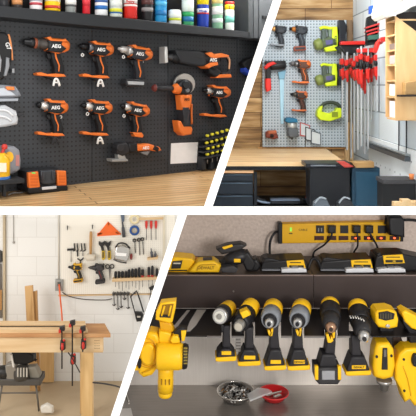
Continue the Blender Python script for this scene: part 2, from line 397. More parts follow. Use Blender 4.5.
for x0, x1, top, body, bands, lab, cat in cans:
    cx = (x0+x1)/2; r = (x1-x0)/2; bot = line(cx)+.6
    t = T(W1, 'spray_can' if cat == 'spray can' else cat, lab, cat, (cx, bot), 'cans in the open cabinet')
    t.add('body', M(body, .35), ('lathe', (cx, bot, 14), (cx, top, 14), [(0, r*.94), (.03, r), (.93, r), (.97, r*.85), (1, r*.8)], 18))
    for y0, y1, c in bands: t.add('label', M(c, .4), ('lathe', (cx, y1, 14), (cx, y0, 14), [(0, r*1.025), (1, r*1.025)], 18))
    if x0 == 123.5: t.text('Berry', '#b8251f', cx, 1.5, 14+r*1.06, 4)
    if x0 == 197: t.text('WD-40', '#2139a0', cx, 11.2, 14+r*1.06, 3.2)
    if x0 == 225: t.text('T', '#161616', cx, 7.5, 14+r*1.06, 4)
one(W1, 'pale_stick', 'thin pale stick leaning inside the cabinet beside its grey door', 'stick', (243, 15), M('#cfcfc8'), ('tube', [(240.5, 30.5, 10), (247.5, 2, 4)], .55))

# --- pistol-grip tools
def drill(W, cx, cy, s, kind, label, name='cordless_drill', cat='drill', group=None, A=OR, B=BK, nose=GR, foot='clip', txt=None, hook=None, ang=0, flip=1, d=0, footc=None, grip=None, T_=1.0):
    t = T(W, name, label, cat, (cx, cy+8*s), group, (cx, cy, s, ang, flip), 0)
    z = 8.6*T_
    body = t.add('motor_housing', M(A, .45), ('lathe', (-7, -1.2, z), (14, .8, z), [(0, 5.2), (.08, 6.8), (.6, 7), (.85, 6.4), (1, 4.6)], 16),
                 ('poly', [(-6, -2), (12, -2), (12, 6), (4, 8.5), (-7, 5)], z-4, z+4, 1))
    t.add('side_cover', M(B, .5), ('poly', [(-6, -5), (9, -4.6), (8, -1), (13, 3), (8, 7.2), (-6, 5.4), (-2, 0)], z+1, z+7.9, 1.4))
    t.add('gear_case', M('#3a3a3c', .4, .3), ('lathe', (-7.6, -1.2, z), (-4.4, -1, z), [(0, 6), (.3, 7.2), (1, 7.3)], 16))
    t.add('top_rib', M(A, .45), ('poly', [(-7, -8.3), (-3, -9), (-1, -6.4), (8, -6), (12, -7), (14, -4), (7, -3.4), (-3, -4.4)], z-3, z+7.6, 1))
    if kind == 'hammer':
        ch = t.add('chuck', M(BK, .4), ('lathe', (-31, -3.6, z), (-19, -2.4, z), [(0, 1.6), (.1, 3.2), (.5, 3.6), (.55, 4.6), (1, 5)], 16))
        t.add('collar', M('#4c4744', .4, .3), ('lathe', (-19, -2.4, z), (-7, -1.2, z), [(0, 5), (.2, 5.6), (.3, 4.7), (.45, 5.4), (.8, 5.4), (1, 6)], 16))
        t.add('torque_ring', M('#8a4a33', .4), ('lathe', (-20.5, -2.5, z), (-18, -2.3, z), [(0, 5.3), (1, 5.3)], 16), parent=ch)
    elif kind == 'drill':
        t.add('chuck', M(B if nose == GR else nose, .35, .4), ('lathe', (-22, -2.8, z), (-12, -1.7, z), [(0, 1.3), (.3, 2.2), (.35, 3.4), (1, 4)], 16))
        t.add('collar', M(nose, .3, .7), ('lathe', (-12, -1.7, z), (-6, -1.1, z), [(0, 4.6), (.3, 5.6), (.6, 5), (1, 6)], 16))
    else:
        t.add('nose', M(nose, .3, .6), ('lathe', (-14, -2, z), (-6, -1, z), [(0, 3), (.3, 4), (1, 5.8)], 16))
        t.add('chuck', M(BK, .35, .3), ('lathe', (-18.5, -2.4, z), (-14, -2, z), [(0, 1.9), (.4, 2.4), (.5, 3.1), (1, 3.1)], 14))
    hd = t.add('handle', M(B, .6), ('poly', [(-3.5, 5), (6, 6), (8, 12), (10.8, 22), (11, 29), (.5, 29), (1, 22), (-1.5, 14)], z-3.5, z+3.5, 1.6))
    t.add('grip_stripe', M(grip or A, .5), ('poly', [(.6, 6.8), (2.2, 7), (3, 12), (6, 20), (5.4, 26), (4.4, 26), (4.8, 20), (1.8, 13)], z+3.2, z+4.2, .3), parent=hd)
    t.add('trigger', M(BK if A != BK else '#b03a25', .5), ('poly', [(-3.5, 7.5), (-6.8, 8.5), (-5.6, 13), (-2.3, 14)], z-1.8, z+1.8, .6))
    if foot == 'clip':
        t.add('base', M(footc or A, .5), ('poly', [(-17, 27.6), (-13, 26.6), (-6, 28.6), (2, 28), (10, 28.5), (12.5, 31), (4, 31.6), (-6, 30.8), (-16, 29.8)], z-5, z+5, .8))
        t.add('base_plate', M(B, .5), ('poly', [(-14, 29), (0, 30.6), (9, 32), (8, 34.5), (-2, 33.6)], z-4, z+4.4, .5))
    elif foot == 'battery':
        bt = t.add('battery', M(footc or '#2a2a2c', .5), ('poly', [(-9, 29), (11, 28), (12, 31), (12, 36), (-8, 37.5), (-10, 34)], z-6, z+6, 1.2))
        t.add('battery_band', M(LG if footc is None else B, .4), ('poly', [(-8, 31.5), (10, 30.5), (10, 34), (-7, 35)], z+5.5, z+6.6, .4), parent=bt)
    elif foot == 'small':
        t.add('base', M(footc or A, .5), ('poly', [(0, 27), (10, 26), (13, 29), (12, 32), (3, 32)], z-4, z+4, 1))
    if hook:
        t.add('hanging_clip', M(hook, .5), ('tube', [(-.6, 40.4, z+3), (.8, 34, z+4), (3.4, 34, z+4), (5.6, 40.4, z+3)], 1.15), ('tube', [(.4, 37, z+4), (4.4, 37, z+4)], .7), label=None)
    if txt: t.text(txt, '#f2f0ee', 2.5, .8, z+8.2, 5, 0, name='side_lettering')
    return t
G1 = 'orange and black drills on the dark pegboard'
drill(W1, 54, 45.5, 1.0, 'hammer', 'large orange and black hammer drill, first of the upper row of drills', group=G1, txt='AEG', hook='#e8e6e2')
drill(W1, 99, 49, .93, 'drill', 'orange and black drill in the middle of the upper row of drills', group=G1, txt='AEG', hook='#e8e6e2', ang=.02)
drill(W1, 138, 53, .92, 'drill', 'orange drill with a grey-banded battery, right end of the upper drill row', group=G1, txt='AEG', foot='battery', nose='#c9c6c2', B='#26262a', ang=.1)
drill(W1, 53.5, 107, .93, 'impact', 'orange impact driver with a black clip, right above the charger', 'impact_driver', 'driver', G1, txt='AEG', hook='#2c2c2f', nose='#d5d2ce')
drill(W1, 98, 107.5, .9, 'impact', 'orange impact driver with a white clip in the middle of the lower drill row', 'impact_driver', 'driver', G1, txt='AEG', hook='#e8e6e2', nose='#e2dfda')
drill(W1, 136, 109.5, .85, 'impact', 'compact orange driver without a base clip, above the multi-tool', 'impact_driver', 'driver', G1, txt='AEG', foot='small', nose='#d5d2ce', ang=.12)
drill(W1, 217.5, 92, .8, 'impact', 'small orange driver between the grinder and the screwdriver rack', 'impact_driver', 'driver', G1, txt='AEG', nose='#c2bfbb')
# white hooks beside drills
for i, (x, y, a) in enumerate([(58.5, 57, 'beside the grip of the first upper drill'), (82.5, 55, 'under the chuck of the second upper drill'), (123.5, 57, 'under the chuck of the battery drill'), (142, 62, 'behind the grip of the battery drill'), (60.5, 117, 'beside the grip of the driver above the charger'), (87.5, 114, 'under the nose of the middle lower driver'), (124, 116, 'under the nose of the compact driver')]):
    one(W1, 'peg_hook', 'small white curled peg hook '+a, 'hook', (x, y), M('#d9d8d5', .4), ('ring', (x, y, 9), 1.3, .55), ('tube', [(x, y-1.3, 9), (x, y-1.8, 4), (x, y-1.8, 0)], .5), group='white hooks on the dark pegboard')
# --- reciprocating saw
t = T(W1, 'reciprocating_saw', 'long black reciprocating saw with orange grip guards at the upper right', 'saw', (200, 62), None)
t.add('nose_boot', M(BK, .5), ('lathe', (171, 58.5, 9), (184, 57, 9), [(0, 3), (.3, 5.5), (.5, 4.6), (.7, 6.2), (1, 6)], 14), ('lathe', (184, 57, 9), (206, 58.5, 9), [(0, 6), (.2, 7), (1, 7.5)], 16))
t.add('gear_housing', M('#232427', .5), ('poly', [(176, 50), (200, 50.5), (206, 54), (207, 66), (200, 66.5), (181, 63)], 3, 16, 2))
t.add('shoe', M('#d6d5d2', .3, .6), ('poly', [(165, 46.5), (167.6, 46.5), (168.4, 62.5), (165.2, 63.2)], 4, 14, .8))
t.add('blade_clamp', M('#4a4a4c', .4, .5), ('lathe', (167, 57, 9), (174, 57.5, 9), [(0, 2), (.5, 3.5), (1, 3)], 12))
t.add('guard', M(OR, .45), ('poly', [(206, 53), (212, 52), (215, 54.5), (222, 53), (229, 55), (229.5, 57), (221, 57.5), (216, 58.5), (211, 57.5)], 4, 17, 1), ('poly', [(205, 66), (211, 62.5), (218, 62), (218.5, 65), (213, 66.5), (209, 68.5)], 4, 17, 1))
t.add('motor_body', M(BK, .5), ('poly', [(207, 56), (220, 57), (220, 64), (216, 70), (207, 67)], 3, 15.5, 1.5), ('poly', [(208, 67), (214, 65), (222, 72), (217, 77.5), (210, 73)], 4, 14, 1.5))
t.add('rear_handle', M(BK2, .5), ('tube', [(219, 59, 9), (226, 57, 9), (229.5, 63, 9), (228.5, 72, 9), (221, 75, 9)], 2.2))
t.add('grip_stripe', M('#d9a27a', .5), ('tube', [(226, 55, 11), (229.4, 60, 11.4), (229, 69, 11.4)], 1))
t.add('foot_guard', M(OR, .45), ('poly', [(216, 77), (220, 74.5), (231, 74), (232, 77.4), (217, 78)], 4, 14, .6))
t.text('AEG', '#f2f0ee', 213.5, 60, 17.4, 4.6, name='side_lettering')
# --- angle grinder
t = T(W1, 'angle_grinder', 'orange and black angle grinder hanging head-up with its side handle to the left', 'grinder', (183, 100), None)
t.add('disc_guard', M('#b9b5ae', .3, .7), ('ell', (185, 84), (10.3, 10.6), 3, 5.5, .4))
t.add('gear_head', M('#2c2d30', .35, .3), ('ell', (186.5, 87), (7.2, 8), 5.5, 14, 2.5), ('ell', (187, 85), (3.4, 4), 14, 16.5, 1))
t.add('spindle_cap', M('#7b7d80', .35, .6), ('ell', (188, 90.5), (2, 2), 14, 16, .5))
t.add('side_handle', M(BK2, .5), ('lathe', (153.5, 88, 9), (173, 88.5, 9), [(0, 2.4), (.1, 3.6), (.15, 2.6), (.5, 3), (.85, 2.6), (1, 2.4)], 14))
t.add('handle_tip', M('#6d3430', .5), ('lathe', (152.8, 88, 9), (156, 88, 9), [(0, 2.5), (.6, 3.8), (1, 3)], 14))
t.add('handle_collar', M(OR, .45), ('lathe', (172.5, 88.5, 9), (181, 89, 9), [(0, 3), (.2, 4.8), (.7, 5.4), (1, 4)], 14))
t.add('motor_body', M(OR, .45), ('poly', [(181, 95), (192.5, 94.5), (192, 104), (190, 110), (182.5, 110)], 4, 14, 2))
t.add('grip', M(BK2, .55), ('poly', [(183, 107), (189.5, 107), (190, 117), (192, 127), (184, 127), (183.5, 117)], 4.5, 14.6, 2))
t.add('side_rail', M(OR, .45), ('tube', [(181.8, 104, 9), (181.2, 114, 9), (182.5, 124, 9)], 1.1), ('tube', [(191.5, 104, 9), (191.4, 114, 9), (191.8, 124, 9)], 1.1))
t.add('end_cap', M(OR, .45), ('poly', [(178.3, 120.5), (181.4, 121), (184, 126), (191, 125), (193, 129), (192, 134.5), (184, 135.8), (180, 132)], 3.5, 14, 1.6))
t.text('AEG', BK, 187, 99.5, 14.6, 3.4, name='side_lettering')
# --- oscillating multi tool
t = T(W1, 'multi_tool', 'small orange and black oscillating sanding tool above the counter', 'sander', (136, 152), None)
t.add('sanding_pad', M('#8f8f8d', .5), ('poly', [(112, 159.5), (127.5, 159), (128.5, 161.3), (112.5, 162)], 3, 14, .5))
t.add('head', M(BK2, .45), ('poly', [(117, 144.5), (127, 142.5), (131, 147), (130, 153), (123, 156.5), (117, 154)], 4, 13, 2), ('ell', (121, 148), (4, 4.5), 5, 14.5, 1))
t.add('pad_arm', M('#b5b3af', .3, .6), ('poly', [(118, 154), (125, 155.5), (126.5, 159.3), (118.5, 159.3)], 5, 12, .6))
t.add('motor_body', M(OR, .45), ('poly', [(136, 145.2), (150, 143.8), (160, 147), (162.2, 150.5), (158, 151.8), (150, 150.4), (137, 151.5)], 4, 13.5, 2))
t.add('front_grip', M(BK, .5), ('poly', [(129, 143.5), (137.5, 143.2), (138.2, 152.2), (130, 152.8)], 4, 14, 1.5))
t.add('rear_grip', M(BK, .5), ('poly', [(153, 149.5), (155, 145.2), (159.5, 147.8), (158.5, 152)], 4.5, 14.2, 1))
t.add('lever', M('#8d8f92', .4, .4), ('poly', [(140, 152.4), (151, 150.4), (147.5, 155.4)], 6, 11, .5))
t.text('AEG', '#f3efec', 146, 148, 13.8, 4, name='side_lettering')
# --- paper, screwdriver rack
one(W1, 'paper_sheet', 'blank white sheet of paper stuck below the grinder', 'paper', (184, 153), M('#f4f5f6', .6), ('poly', [(171.3, 143.3), (198, 142.2), (196.8, 162.6), (170.6, 163.8)], -.2, .3))
t = T(W1, 'screwdriver_rack', 'black steel rack holding yellow-tipped screwdrivers beside the slanting partition', 'rack', (213, 150), None)
t.add('back_plate', M('#35373b', .5), ('poly', [(203, 138), (228, 131), (230, 150), (222, 166), (204, 166)], 0, 1.2, .3))
t.add('leg', M('#303236', .5), ('poly', [(202.5, 157), (205.5, 157), (206.5, 169), (203, 170)], 0, 9, .4))
t.add('leg', M('#303236', .5), ('poly', [(211, 160), (213.5, 160), (214, 169.5), (211.5, 170)], 0, 9, .4))
for r, (y, n) in enumerate([(137.5, 5), (144.5, 5), (150, 5), (155.5, 4)]):
    t.add('tray', M('#2f3135', .5), ('poly', [(203+r*.6, y+2), (230, y-3), (230, y-1.6), (203+r*.6, y+3.4)], 1, 9+r*1.5, .2))
for r, (y, n) in enumerate([(136, 5), (143, 5), (148.5, 5), (154, 4)]):
    for j in range(n):
        x = 207.5+j*4.9-(r % 2)*1.0+r*.3; yy = y-j*1.35+r*.2; dd = 6+r*1.5
        t = T(W1, 'screwdriver', 'yellow-tipped screwdriver, %s in the %s row of the black rack' % (['first from the left', 'second from the left', 'third from the left', 'fourth from the left', 'fifth from the left'][j], ['top', 'second', 'third', 'bottom'][r]), 'screwdriver', (x, yy), 'yellow-tipped screwdrivers in the rack')
        t.add('handle', M(BK, .4), ('lathe', (x, yy+5, dd), (x, yy, dd), [(0, .9), (.4, 1.3), (1, 1.5)], 8))
        t.add('handle_tip', M('#e8dc3c', .4), ('lathe', (x-.2, yy+.9, dd), (x, yy-1.6, dd), [(0, 1.6), (.5, 2), (1, 1.5)], 8))
        t.add('shank', M('#a9a9ab', .3, .8), ('tube', [(x, yy+4.6, dd), (x, yy+9, dd-1)], .45))
t = T(W1, 'blue_clamp', 'black tool with a blue tip half hidden by the slanting partition', 'clamp', (248, 67), None)
t.add('body', M(BK, .5), ('poly', [(243, 63), (249, 58.5), (256, 56), (258, 60), (252, 64), (249, 68), (245, 68)], 2, 9, 1))
t.add('tip', M('#2b46a8', .5), ('poly', [(245, 66), (248, 69.5), (256, 70), (256, 75), (250, 75.5), (245, 72)], 2, 9, 1))

# --- things at the left edge
t = T(W1, 'circular_saw', 'black and orange saw hanging upright at the left edge below the cabinet', 'saw', (5, 56), None)
t.add('body', M(BK, .5), ('poly', [(-8, 31), (6, 32), (11, 38), (12.5, 50), (12, 62), (8, 74), (3, 80), (-8, 78)], 1, 16, 2.5))
t.add('grip_stripe', M('#d98b54', .45), ('tube', [(8.5, 34.5, 14), (10, 40, 16), (11.3, 48, 15), (12.3, 60, 13)], 1))
t.add('lower_cover', M('#85878b', .4, .3), ('poly', [(6.5, 57), (9.5, 58), (10, 66), (7, 76), (4, 76), (6, 66)], 8, 18, 1))
t.add('front_plate', M('#9c9ea0', .35, .5), ('poly', [(-8, 54), (0, 54), (2, 60), (1, 72), (-8, 72)], 10, 18, 1))
t.add('bracket', M('#9b9da0', .35, .5), ('rect', (12, 68.5, 14.6, 73), 3, 12, .5))
t.text('G7', '#dcdcdc', 8, 46, 17, 6, 1.2, name='side_lettering')
t = T(W1, 'grey_sander', 'grey tool with an orange button below the upright saw at the left edge', 'sander', (8, 93), None)
t.add('body', M('#7d8188', .4), ('poly', [(-10, 87), (2, 84.5), (16, 86), (20, 91.5), (22, 96), (14, 98), (-10, 98)], 1, 18, 2.5))
t.add('label_panel', M('#b9bfc7', .4), ('poly', [(-8, 89), (4, 88), (12, 92), (16, 95.5), (-8, 96)], 17.5, 19, .5))
t.add('button', M('#e0803f', .4), ('poly', [(6, 86.4), (14.4, 86.6), (15, 90), (7.5, 90.2)], 14, 20.5, 1))
t.add('base', M('#9aa0a8', .4), ('poly', [(-10, 98.6), (18.5, 98.4), (18, 101), (-10, 101.8)], 1, 18, .5))
t = T(W1, 'dust_box', 'pale translucent dust container below the grey sander at the left edge', 'container', (8, 115), None)
t.add('body', M('#b9bcc0', .3), ('poly', [(-10, 107), (6, 105), (17, 111), (19, 119), (18, 124.5), (6, 127), (-10, 128.5)], 1, 18, 3))
t.add('latch', M('#2a2b2e', .5), ('poly', [(17, 113.4), (24, 112.6), (24.6, 114.4), (19, 117)], 8, 13, .4))
t.add('rib', M('#d8dadd', .3), ('tube', [(-6, 110, 18), (6, 110.5, 19), (13, 116, 18.5)], 1), ('tube', [(-6, 116, 18.5), (5, 117, 19), (11, 121, 18)], 1))
# low black shelf with the bottle and container on it
t = T(W1, 'low_shelf', 'small black shelf stand at the left edge of the counter', 'shelf', (8, 188), None)
t.add('top', M('#26282b', .5), ('poly', [(-30, 183), (24.5, 178.5), (24.5, 183), (-30, 188)], 0, 42, .5))
t.add('leg', M('#1f2124', .5), ('rect', (3.5, 184, 6, 196.4), 36, 40))
t.add('leg', M('#1f2124', .5), ('rect', (21, 181, 23, 190), 0, 3))
one(W1, 'cable', 'thin grey cable lying on the counter beside the charger', 'cable', (18, 192), M('#8c8e90', .5), ('tube', [(8, 195, 24), (14, 192.8, 22), (20, 192.8, 22), (27, 190.8, 18)], .5))
t = T(W1, 'grey_canister', 'round-cornered grey canister with a yellow spot on the low black shelf', 'container', (14, 176), None)
t.add('body', M('#84868c', .4), ('poly', [(6, 147), (15, 146.5), (20, 150), (21.6, 160), (21, 169.5), (16, 172), (6, 177)], 2, 24, 3))
t.add('label', M('#e9b32a', .4), ('ell', (9.5, 157), (4.2, 5.4), 24, 24.8, .2))
t.add('side_label', M('#b87d78', .4), ('rect', (16, 155, 19.3, 166), 24, 24.5))
t = T(W1, 'yellow_bottle', 'yellow bottle with a blue band standing on the low black shelf', 'bottle', (3, 180), None)
t.add('body', M('#e6b022', .4), ('lathe', (1, 180.5, 32), (1, 153, 32), [(0, 7), (.05, 8), (.75, 8.2), (.9, 5), (1, 4)], 18))
t.add('band', M('#2f62a3', .4), ('lathe', (1, 181.2, 32), (1, 176, 32), [(0, 8.4), (1, 8.4)], 18))
t.add('label', M('#e6ddc8', .4), ('rect', (-3, 163, 6.5, 172), 40, 41))
t.add('cap', M('#c23c35', .4), ('lathe', (4.5, 149, 28), (4.5, 144, 28), [(0, 2.6), (.6, 3), (1, 1.5)], 12), ('tube', [(1, 155, 31), (3, 151, 29), (4.5, 147, 28)], 1.6))
one(W1, 'wooden_disc', 'thin wooden disc lying at the foot of the yellow bottle', 'disc', (8, 181), M('#b48a5a'), ('lathe', (4, 182.6, 32), (4, 181.4, 32), [(0, 10), (1, 10)], 20), kind=None)
# --- charger
t = T(W1, 'battery_charger', 'orange and black twin-wing battery charger standing on the counter', 'charger', (47, 194), None)
t.add('base', M(BK, .5), ('poly', [(28, 188), (66.5, 185), (68.3, 187), (68, 191.8), (62, 191), (58, 192.2), (40, 193.4), (36, 193.4), (30, 194.2), (27.6, 192)], 3, 30, 1.2))
t.add('body', M('#2a2b2e', .5), ('poly', [(27, 172), (30, 171), (64, 169.5), (67, 171.5), (67.6, 187), (28.5, 190.5)], 3, 26, 2))
t.add('side_wing', M(OR, .45), ('poly', [(28.5, 173), (38.4, 171.6), (40.5, 187.4), (29, 189.6)], 25, 29.5, 1))
t.add('side_wing', M(OR, .45), ('poly', [(57, 170.6), (66.2, 171), (67, 185.6), (57.6, 186.6)], 25, 29.5, 1))
t.add('battery_slot', M('#3a3d42', .45), ('poly', [(41, 171), (56, 170.2), (56, 183), (50, 184.5), (42.5, 184)], 25, 31, 1.5), ('rect', (43, 172, 45, 180), 31, 33, .5), ('rect', (52.5, 171.5, 54.5, 180), 31, 33, .5))
t.add('label_strip', M('#cfcfd2', .4), ('poly', [(42, 187.2), (56.6, 186), (56.6, 188.6), (42.4, 190)], 28, 30.6, .3))
t.add('indicator_light', M('#4fbf56', .4, 0, .6), ('rect', (32, 172.4, 35.5, 173.6), 29, 29.8))
for x0, x1 in ((30.5, 38), (59, 65.5)):
    t.add('vent', M(ORD, .5), *[('rect', (x0, y-.3, x1, y+.4), 29.3, 29.8) for y in (176, 179, 182, 185)])
# ================= WAREHOUSE BAY CONTENTS =================
BAY = 'warehouse'
LIME, LIMD = '#cfe62a', '#9db520'
one(WP, 'pegboard', 'blue-grey metal pegboard panel, left part with the orange drills', 'pegboard', (280, 147), m_peg2, ('poly', [(262.5, 20), (305.2, 20), (305.2, 147), (262.5, 147)], -3, 0, .3), group='grey pegboard panels on the timber wall')
one(WP, 'pegboard', 'blue-grey metal pegboard panel, right part with the lime tools', 'pegboard', (326, 147), m_peg2, ('poly', [(305.7, 20), (346.5, 20), (346.5, 147), (305.7, 147)], -3, 0, .3), group='grey pegboard panels on the timber wall')
# stacked timber boards and corner posts
m_post = wood('pale_post', '#b08a58', '#dcbf92', '#cba878', 20, 2, .6)
for i, (x0, y0, x1, y1, L) in enumerate([(347, 20, 352.5, 122, 'dark narrow corner post behind the red clamps'), (345.2, 122, 349.4, 162, 'pale upright board between the pegboard and the block wall, left of two'), (350, 124, 353.6, 160, 'pale upright board against the block wall, right of two')]):
    one(WB, 'upright_board', L, 'board', ((x0+x1)/2, y1), m_post if i else wood('dark_post', '#4d3a28', '#7a6144', None, 20, 2), ('rect', (x0, y0, x1, y1), .4, 5-i, .2))
one(WB, 'pegboard_ledge', 'narrow warm wooden rail under the grey pegboard', 'rail', (300, 149), wood('ledge', '#b07a42', '#cf9a5c'), ('rect', (258, 147.4, 347, 149), .3, 4, .2))
# bench
zb = P(208, 162, 4.29).z
BH = Plane((0, 4.29, zb), (0, 0, 1), (1, 0, 0))
m_bw = wood('bench_wood', '#dcbb8a', '#f3dcb2', '#e8c99a', 2.5, 14, .4, (3, .12, .93), seam='#b58a55')
wb = T(frontal(4.3), 'workbench', 'thick pale wooden bench under the grey pegboard', 'workbench', (300, 162))
def bslab(name, corners, th, mat, W, parent):
    bm = bmesh.new(); fr = [bm.verts.new(Vector(c)) for c in corners]; bk = [bm.verts.new(Vector(c)-W.n*th) for c in corners]; n = len(corners)
    bm.faces.new(fr); bm.faces.new(bk[::-1])
    for i in range(n): bm.faces.new((fr[(i+1) % n], fr[i], bk[i], bk[(i+1) % n]))
    bmesh.ops.recalc_face_normals(bm, faces=bm.faces); return build(name, bm, mat, W, parent.location.copy(), parent)
bslab('top', [(-.3, 4.29, zb), (.98, 4.29, zb), (1.02, 5.19, zb), (-.3, 5.19, zb)], .03, m_bw, BH, wb.root)
Wb = frontal(4.34)
t = T(Wb, 'drawer_cabinet', 'dark blue-black drawer cabinet under the left of the bench', 'cabinet', (234, 205), None)
t.add('carcass', M('#101822', .4), ('rect', (200, 173.6, 253, 215), -60, -1))
for i, (a, b) in enumerate([(174, 181), (182.4, 194), (195.4, 209)]):
    dw = t.add('drawer', M('#1a2531', .35), ('rect', (200, a, 253, b), -1, 1, .4))
    t.add('handle', M('#56687a', .35, .4), ('rect', (200, a+.5, 252, a+1.3), 1, 2.4, .3), parent=dw)
t.add('top_rail', M('#e0b286', .5), ('rect', (200, 170.4, 253.6, 173.2), -1, 3, .4), label='pale wooden strip along the cabinet top')
t = wb
t.add('beam', M('#0f151c', .5), ('rect', (205, 165.6, 344, 170), -8, -2))
t.add('leg', M('#0f151c', .5), ('rect', (338, 172.4, 343, 214), -8, -3))
t.add('leg', M('#0f151c', .5), ('rect', (254, 172.4, 257, 214), -8, -3))
Wc = frontal(4.47)
t.add('lower_shelf', M('#15191f', .5), ('rect', (254, 207.4, 343, 213), -70, -4))
def lump(W, name, lab, cat, c, parts, group=None):
    t = T(W, name, lab, cat, c, group)
    for nm, col, *sh in parts: t.add(nm, col, *sh)
    return t
lump(Wc, 'rotary_tool', 'small black tool with a pale blue handle under the bench beside the drawers', 'tool', (262, 203), [('body', M('#1d1f23', .4), ('ball', (257.5, 198.5, 5), (3.4, 3, 3)), ('poly', [(256, 197), (266, 200), (268, 204), (256, 204)], 1, 8, 1)), ('handle', M('#93a7bf', .4), ('tube', [(257, 200.5, 8), (262, 202, 9), (270, 203, 8)], 1.1))])
lump(Wc, 'long_case', 'long flat dark case on the low shelf under the bench', 'case', (286, 203), [('body', M('#272b33', .4), ('rect', (271, 200.6, 300, 204.4), 0, 12, .8)), ('rim', M('#7f8fa6', .4), ('rect', (271, 200, 300, 200.9), 0, 12.4, .3))])
lump(Wc, 'black_clamp', 'black knobbed clamp standing on the low shelf right of the long case', 'clamp', (304, 203), [('body', M('#15171b', .4), ('ball', (303, 199.5, 5), (3, 2.5, 2.5)), ('poly', [(299, 200), (307, 201), (309, 204.5), (299, 204.5)], 1, 8, .8)), ('knob', M('#8b3328', .4), ('ball', (306.5, 197.5, 6), (1.2, 1.2, 1.2)))])
lump(Wc, 'tool_case', 'dark tool case under the right of the bench', 'case', (325, 203), [('body', M('#1c2128', .4), ('rect', (312, 187, 337, 203.8), 0, 20, 1.5)), ('lid', M('#2b333d', .4), ('rect', (311.6, 184.5, 337.4, 188), 0, 21, .8)), ('handle', M('#4b545f', .4), ('tube', [(319, 190, 21), (320, 193, 24), (329, 193, 24), (330, 190, 21)], .8))])
# --- tools on the grey pegboard
GO = 'orange and black drills on the grey pegboard'
drill(WP, 279, 29.5, .52, 'impact', 'grey driver without a battery at the top left of the grey pegboard', 'impact_driver', 'driver', GO, A='#3b4047', B='#2c3036', nose='#d9a262', foot='clip', footc='#8e959d', grip='#4c555e')
drill(WP, 299.5, 30, .56, 'impact', 'grey driver with a red-brown battery, top row of the grey pegboard', 'impact_driver', 'driver', GO, A='#383b40', B='#2c3138', nose='#c9803f', foot='battery', footc='#8f4a35', grip='#5a636c')
drill(WP, 302, 64.5, .6, 'drill', 'bright orange drill in the middle of the grey pegboard', 'cordless_drill', 'drill', GO, A='#e0753a', B='#5a3a2c', nose='#6a6a6c', foot='clip', grip='#e0753a', ang=-.03)
drill(WP, 300, 95, .52, 'impact', 'orange driver with dark grip below the bright orange drill', 'impact_driver', 'driver', GO, A='#cf7040', B='#3a2a25', nose='#46443f', foot='clip', grip='#6d4232', ang=-.05)
# hammer (red and black) at the left
t = T(WP, 'rotary_hammer', 'red and black rotary hammer pointing left on the grey pegboard', 'hammer drill', (275, 70), None)
t.add('barrel', M(BK, .4), ('lathe', (270, 66.5, 6), (286, 65, 6), [(0, 3), (.1, 4), (.9, 4.4), (1, 3)], 12), ('poly', [(265, 61), (286, 60.5), (286, 66), (266, 67)], 1, 9, 1))
t.add('front_cap', M('#d9281f', .4), ('poly', [(264, 67), (268, 63), (273, 61.5), (277, 63.5), (271, 66), (266, 69.5)], 1, 10, 1))
t.add('handle', M('#1f1f22', .5), ('poly', [(266, 68), (271, 68), (271, 80), (266, 80)], 2, 9, 1))
t.add('grip_end', M('#de2a20', .4), ('poly', [(265.5, 78.5), (271, 78.5), (271.4, 90), (267, 92), (265.5, 88)], 2, 10, 1.2))
# pale level / square
t = T(WP, 'steel_square', 'pale blue steel square hanging below the rotary hammer', 'square', (282, 95), None)
t.add('blade', M('#8fb0bf', .35, .4), ('poly', [(279.5, 78), (284.2, 78), (283.6, 124), (280.6, 124)], .3, 1.6, .2))
t.add('head', M('#6c97ad', .35, .3), ('poly', [(278, 72), (286, 70), (284.6, 79), (279, 79)], .3, 3, .4))
# lime tools
def lime_saw(cy, s, lab):
    t = T(WP, 'circular_saw', lab, 'saw', (330, cy), 'lime green saws on the grey pegboard', (330, cy, s))
    t.add('motor_housing', M(LIME, .4), ('poly', [(3, -14), (8, -14), (9, -3), (8.5, 12), (-4, 13), (-6, 9), (2, 6)], 1, 11, 1.4))
    t.add('top_handle', M(LIME, .4), ('tube', [(-11, -11.5, 7), (-7, -13, 7), (0, -12, 7), (5, -12, 7)], 1.8))
    t.add('rear_grip', M('#4d5a52', .5), ('poly', [(-8, -12), (-4, -11), (-3, -2), (-6, 3), (-9, 0)], 3, 10, 1.2))
    t.add('front_grip', M('#6f8072', .5), ('poly', [(-1.5, -11), (2.5, -11), (3, -1), (-1, 1)], 3, 9, 1.2))
    t.add('blade_guard', M('#7c8a4c', .4), ('lathe', (-17, 7, 6), (-8, 4, 6), [(0, 4), (.2, 6), (.8, 6.6), (1, 4)], 14))
    t.add('motor', M('#59664d', .4), ('lathe', (-9, 4.5, 6), (5, 2.5, 6), [(0, 6), (.5, 6.6), (1, 6)], 14))
    t.add('badge', M('#5a5a86', .4), ('poly', [(-5, 1), (3, 0), (3, 5), (-4, 6)], 11.4, 12.6, .3))
    return t
t = lime_saw(39.5, .93, 'lime green circular saw at the top of the grey pegboard')
t.add('sole_plate', M('#1c2026', .4, .2), ('poly', [(10, -21), (15, -21), (19, -14), (17, -5), (18, 14), (10, 14)], 1, 12, .8))
t.text('RYOBI', '#3f4a20', 5.9, 1, 11.4, 3.6, 1.57, name='side_lettering')
t = lime_saw(75.5, .85, 'lime green saw in the middle row of the grey pegboard')
t.add('sole_plate', M('#2a2f36', .4, .2), ('poly', [(10, -14), (13, -14), (14, 12), (10, 12)], 1, 12, .8))
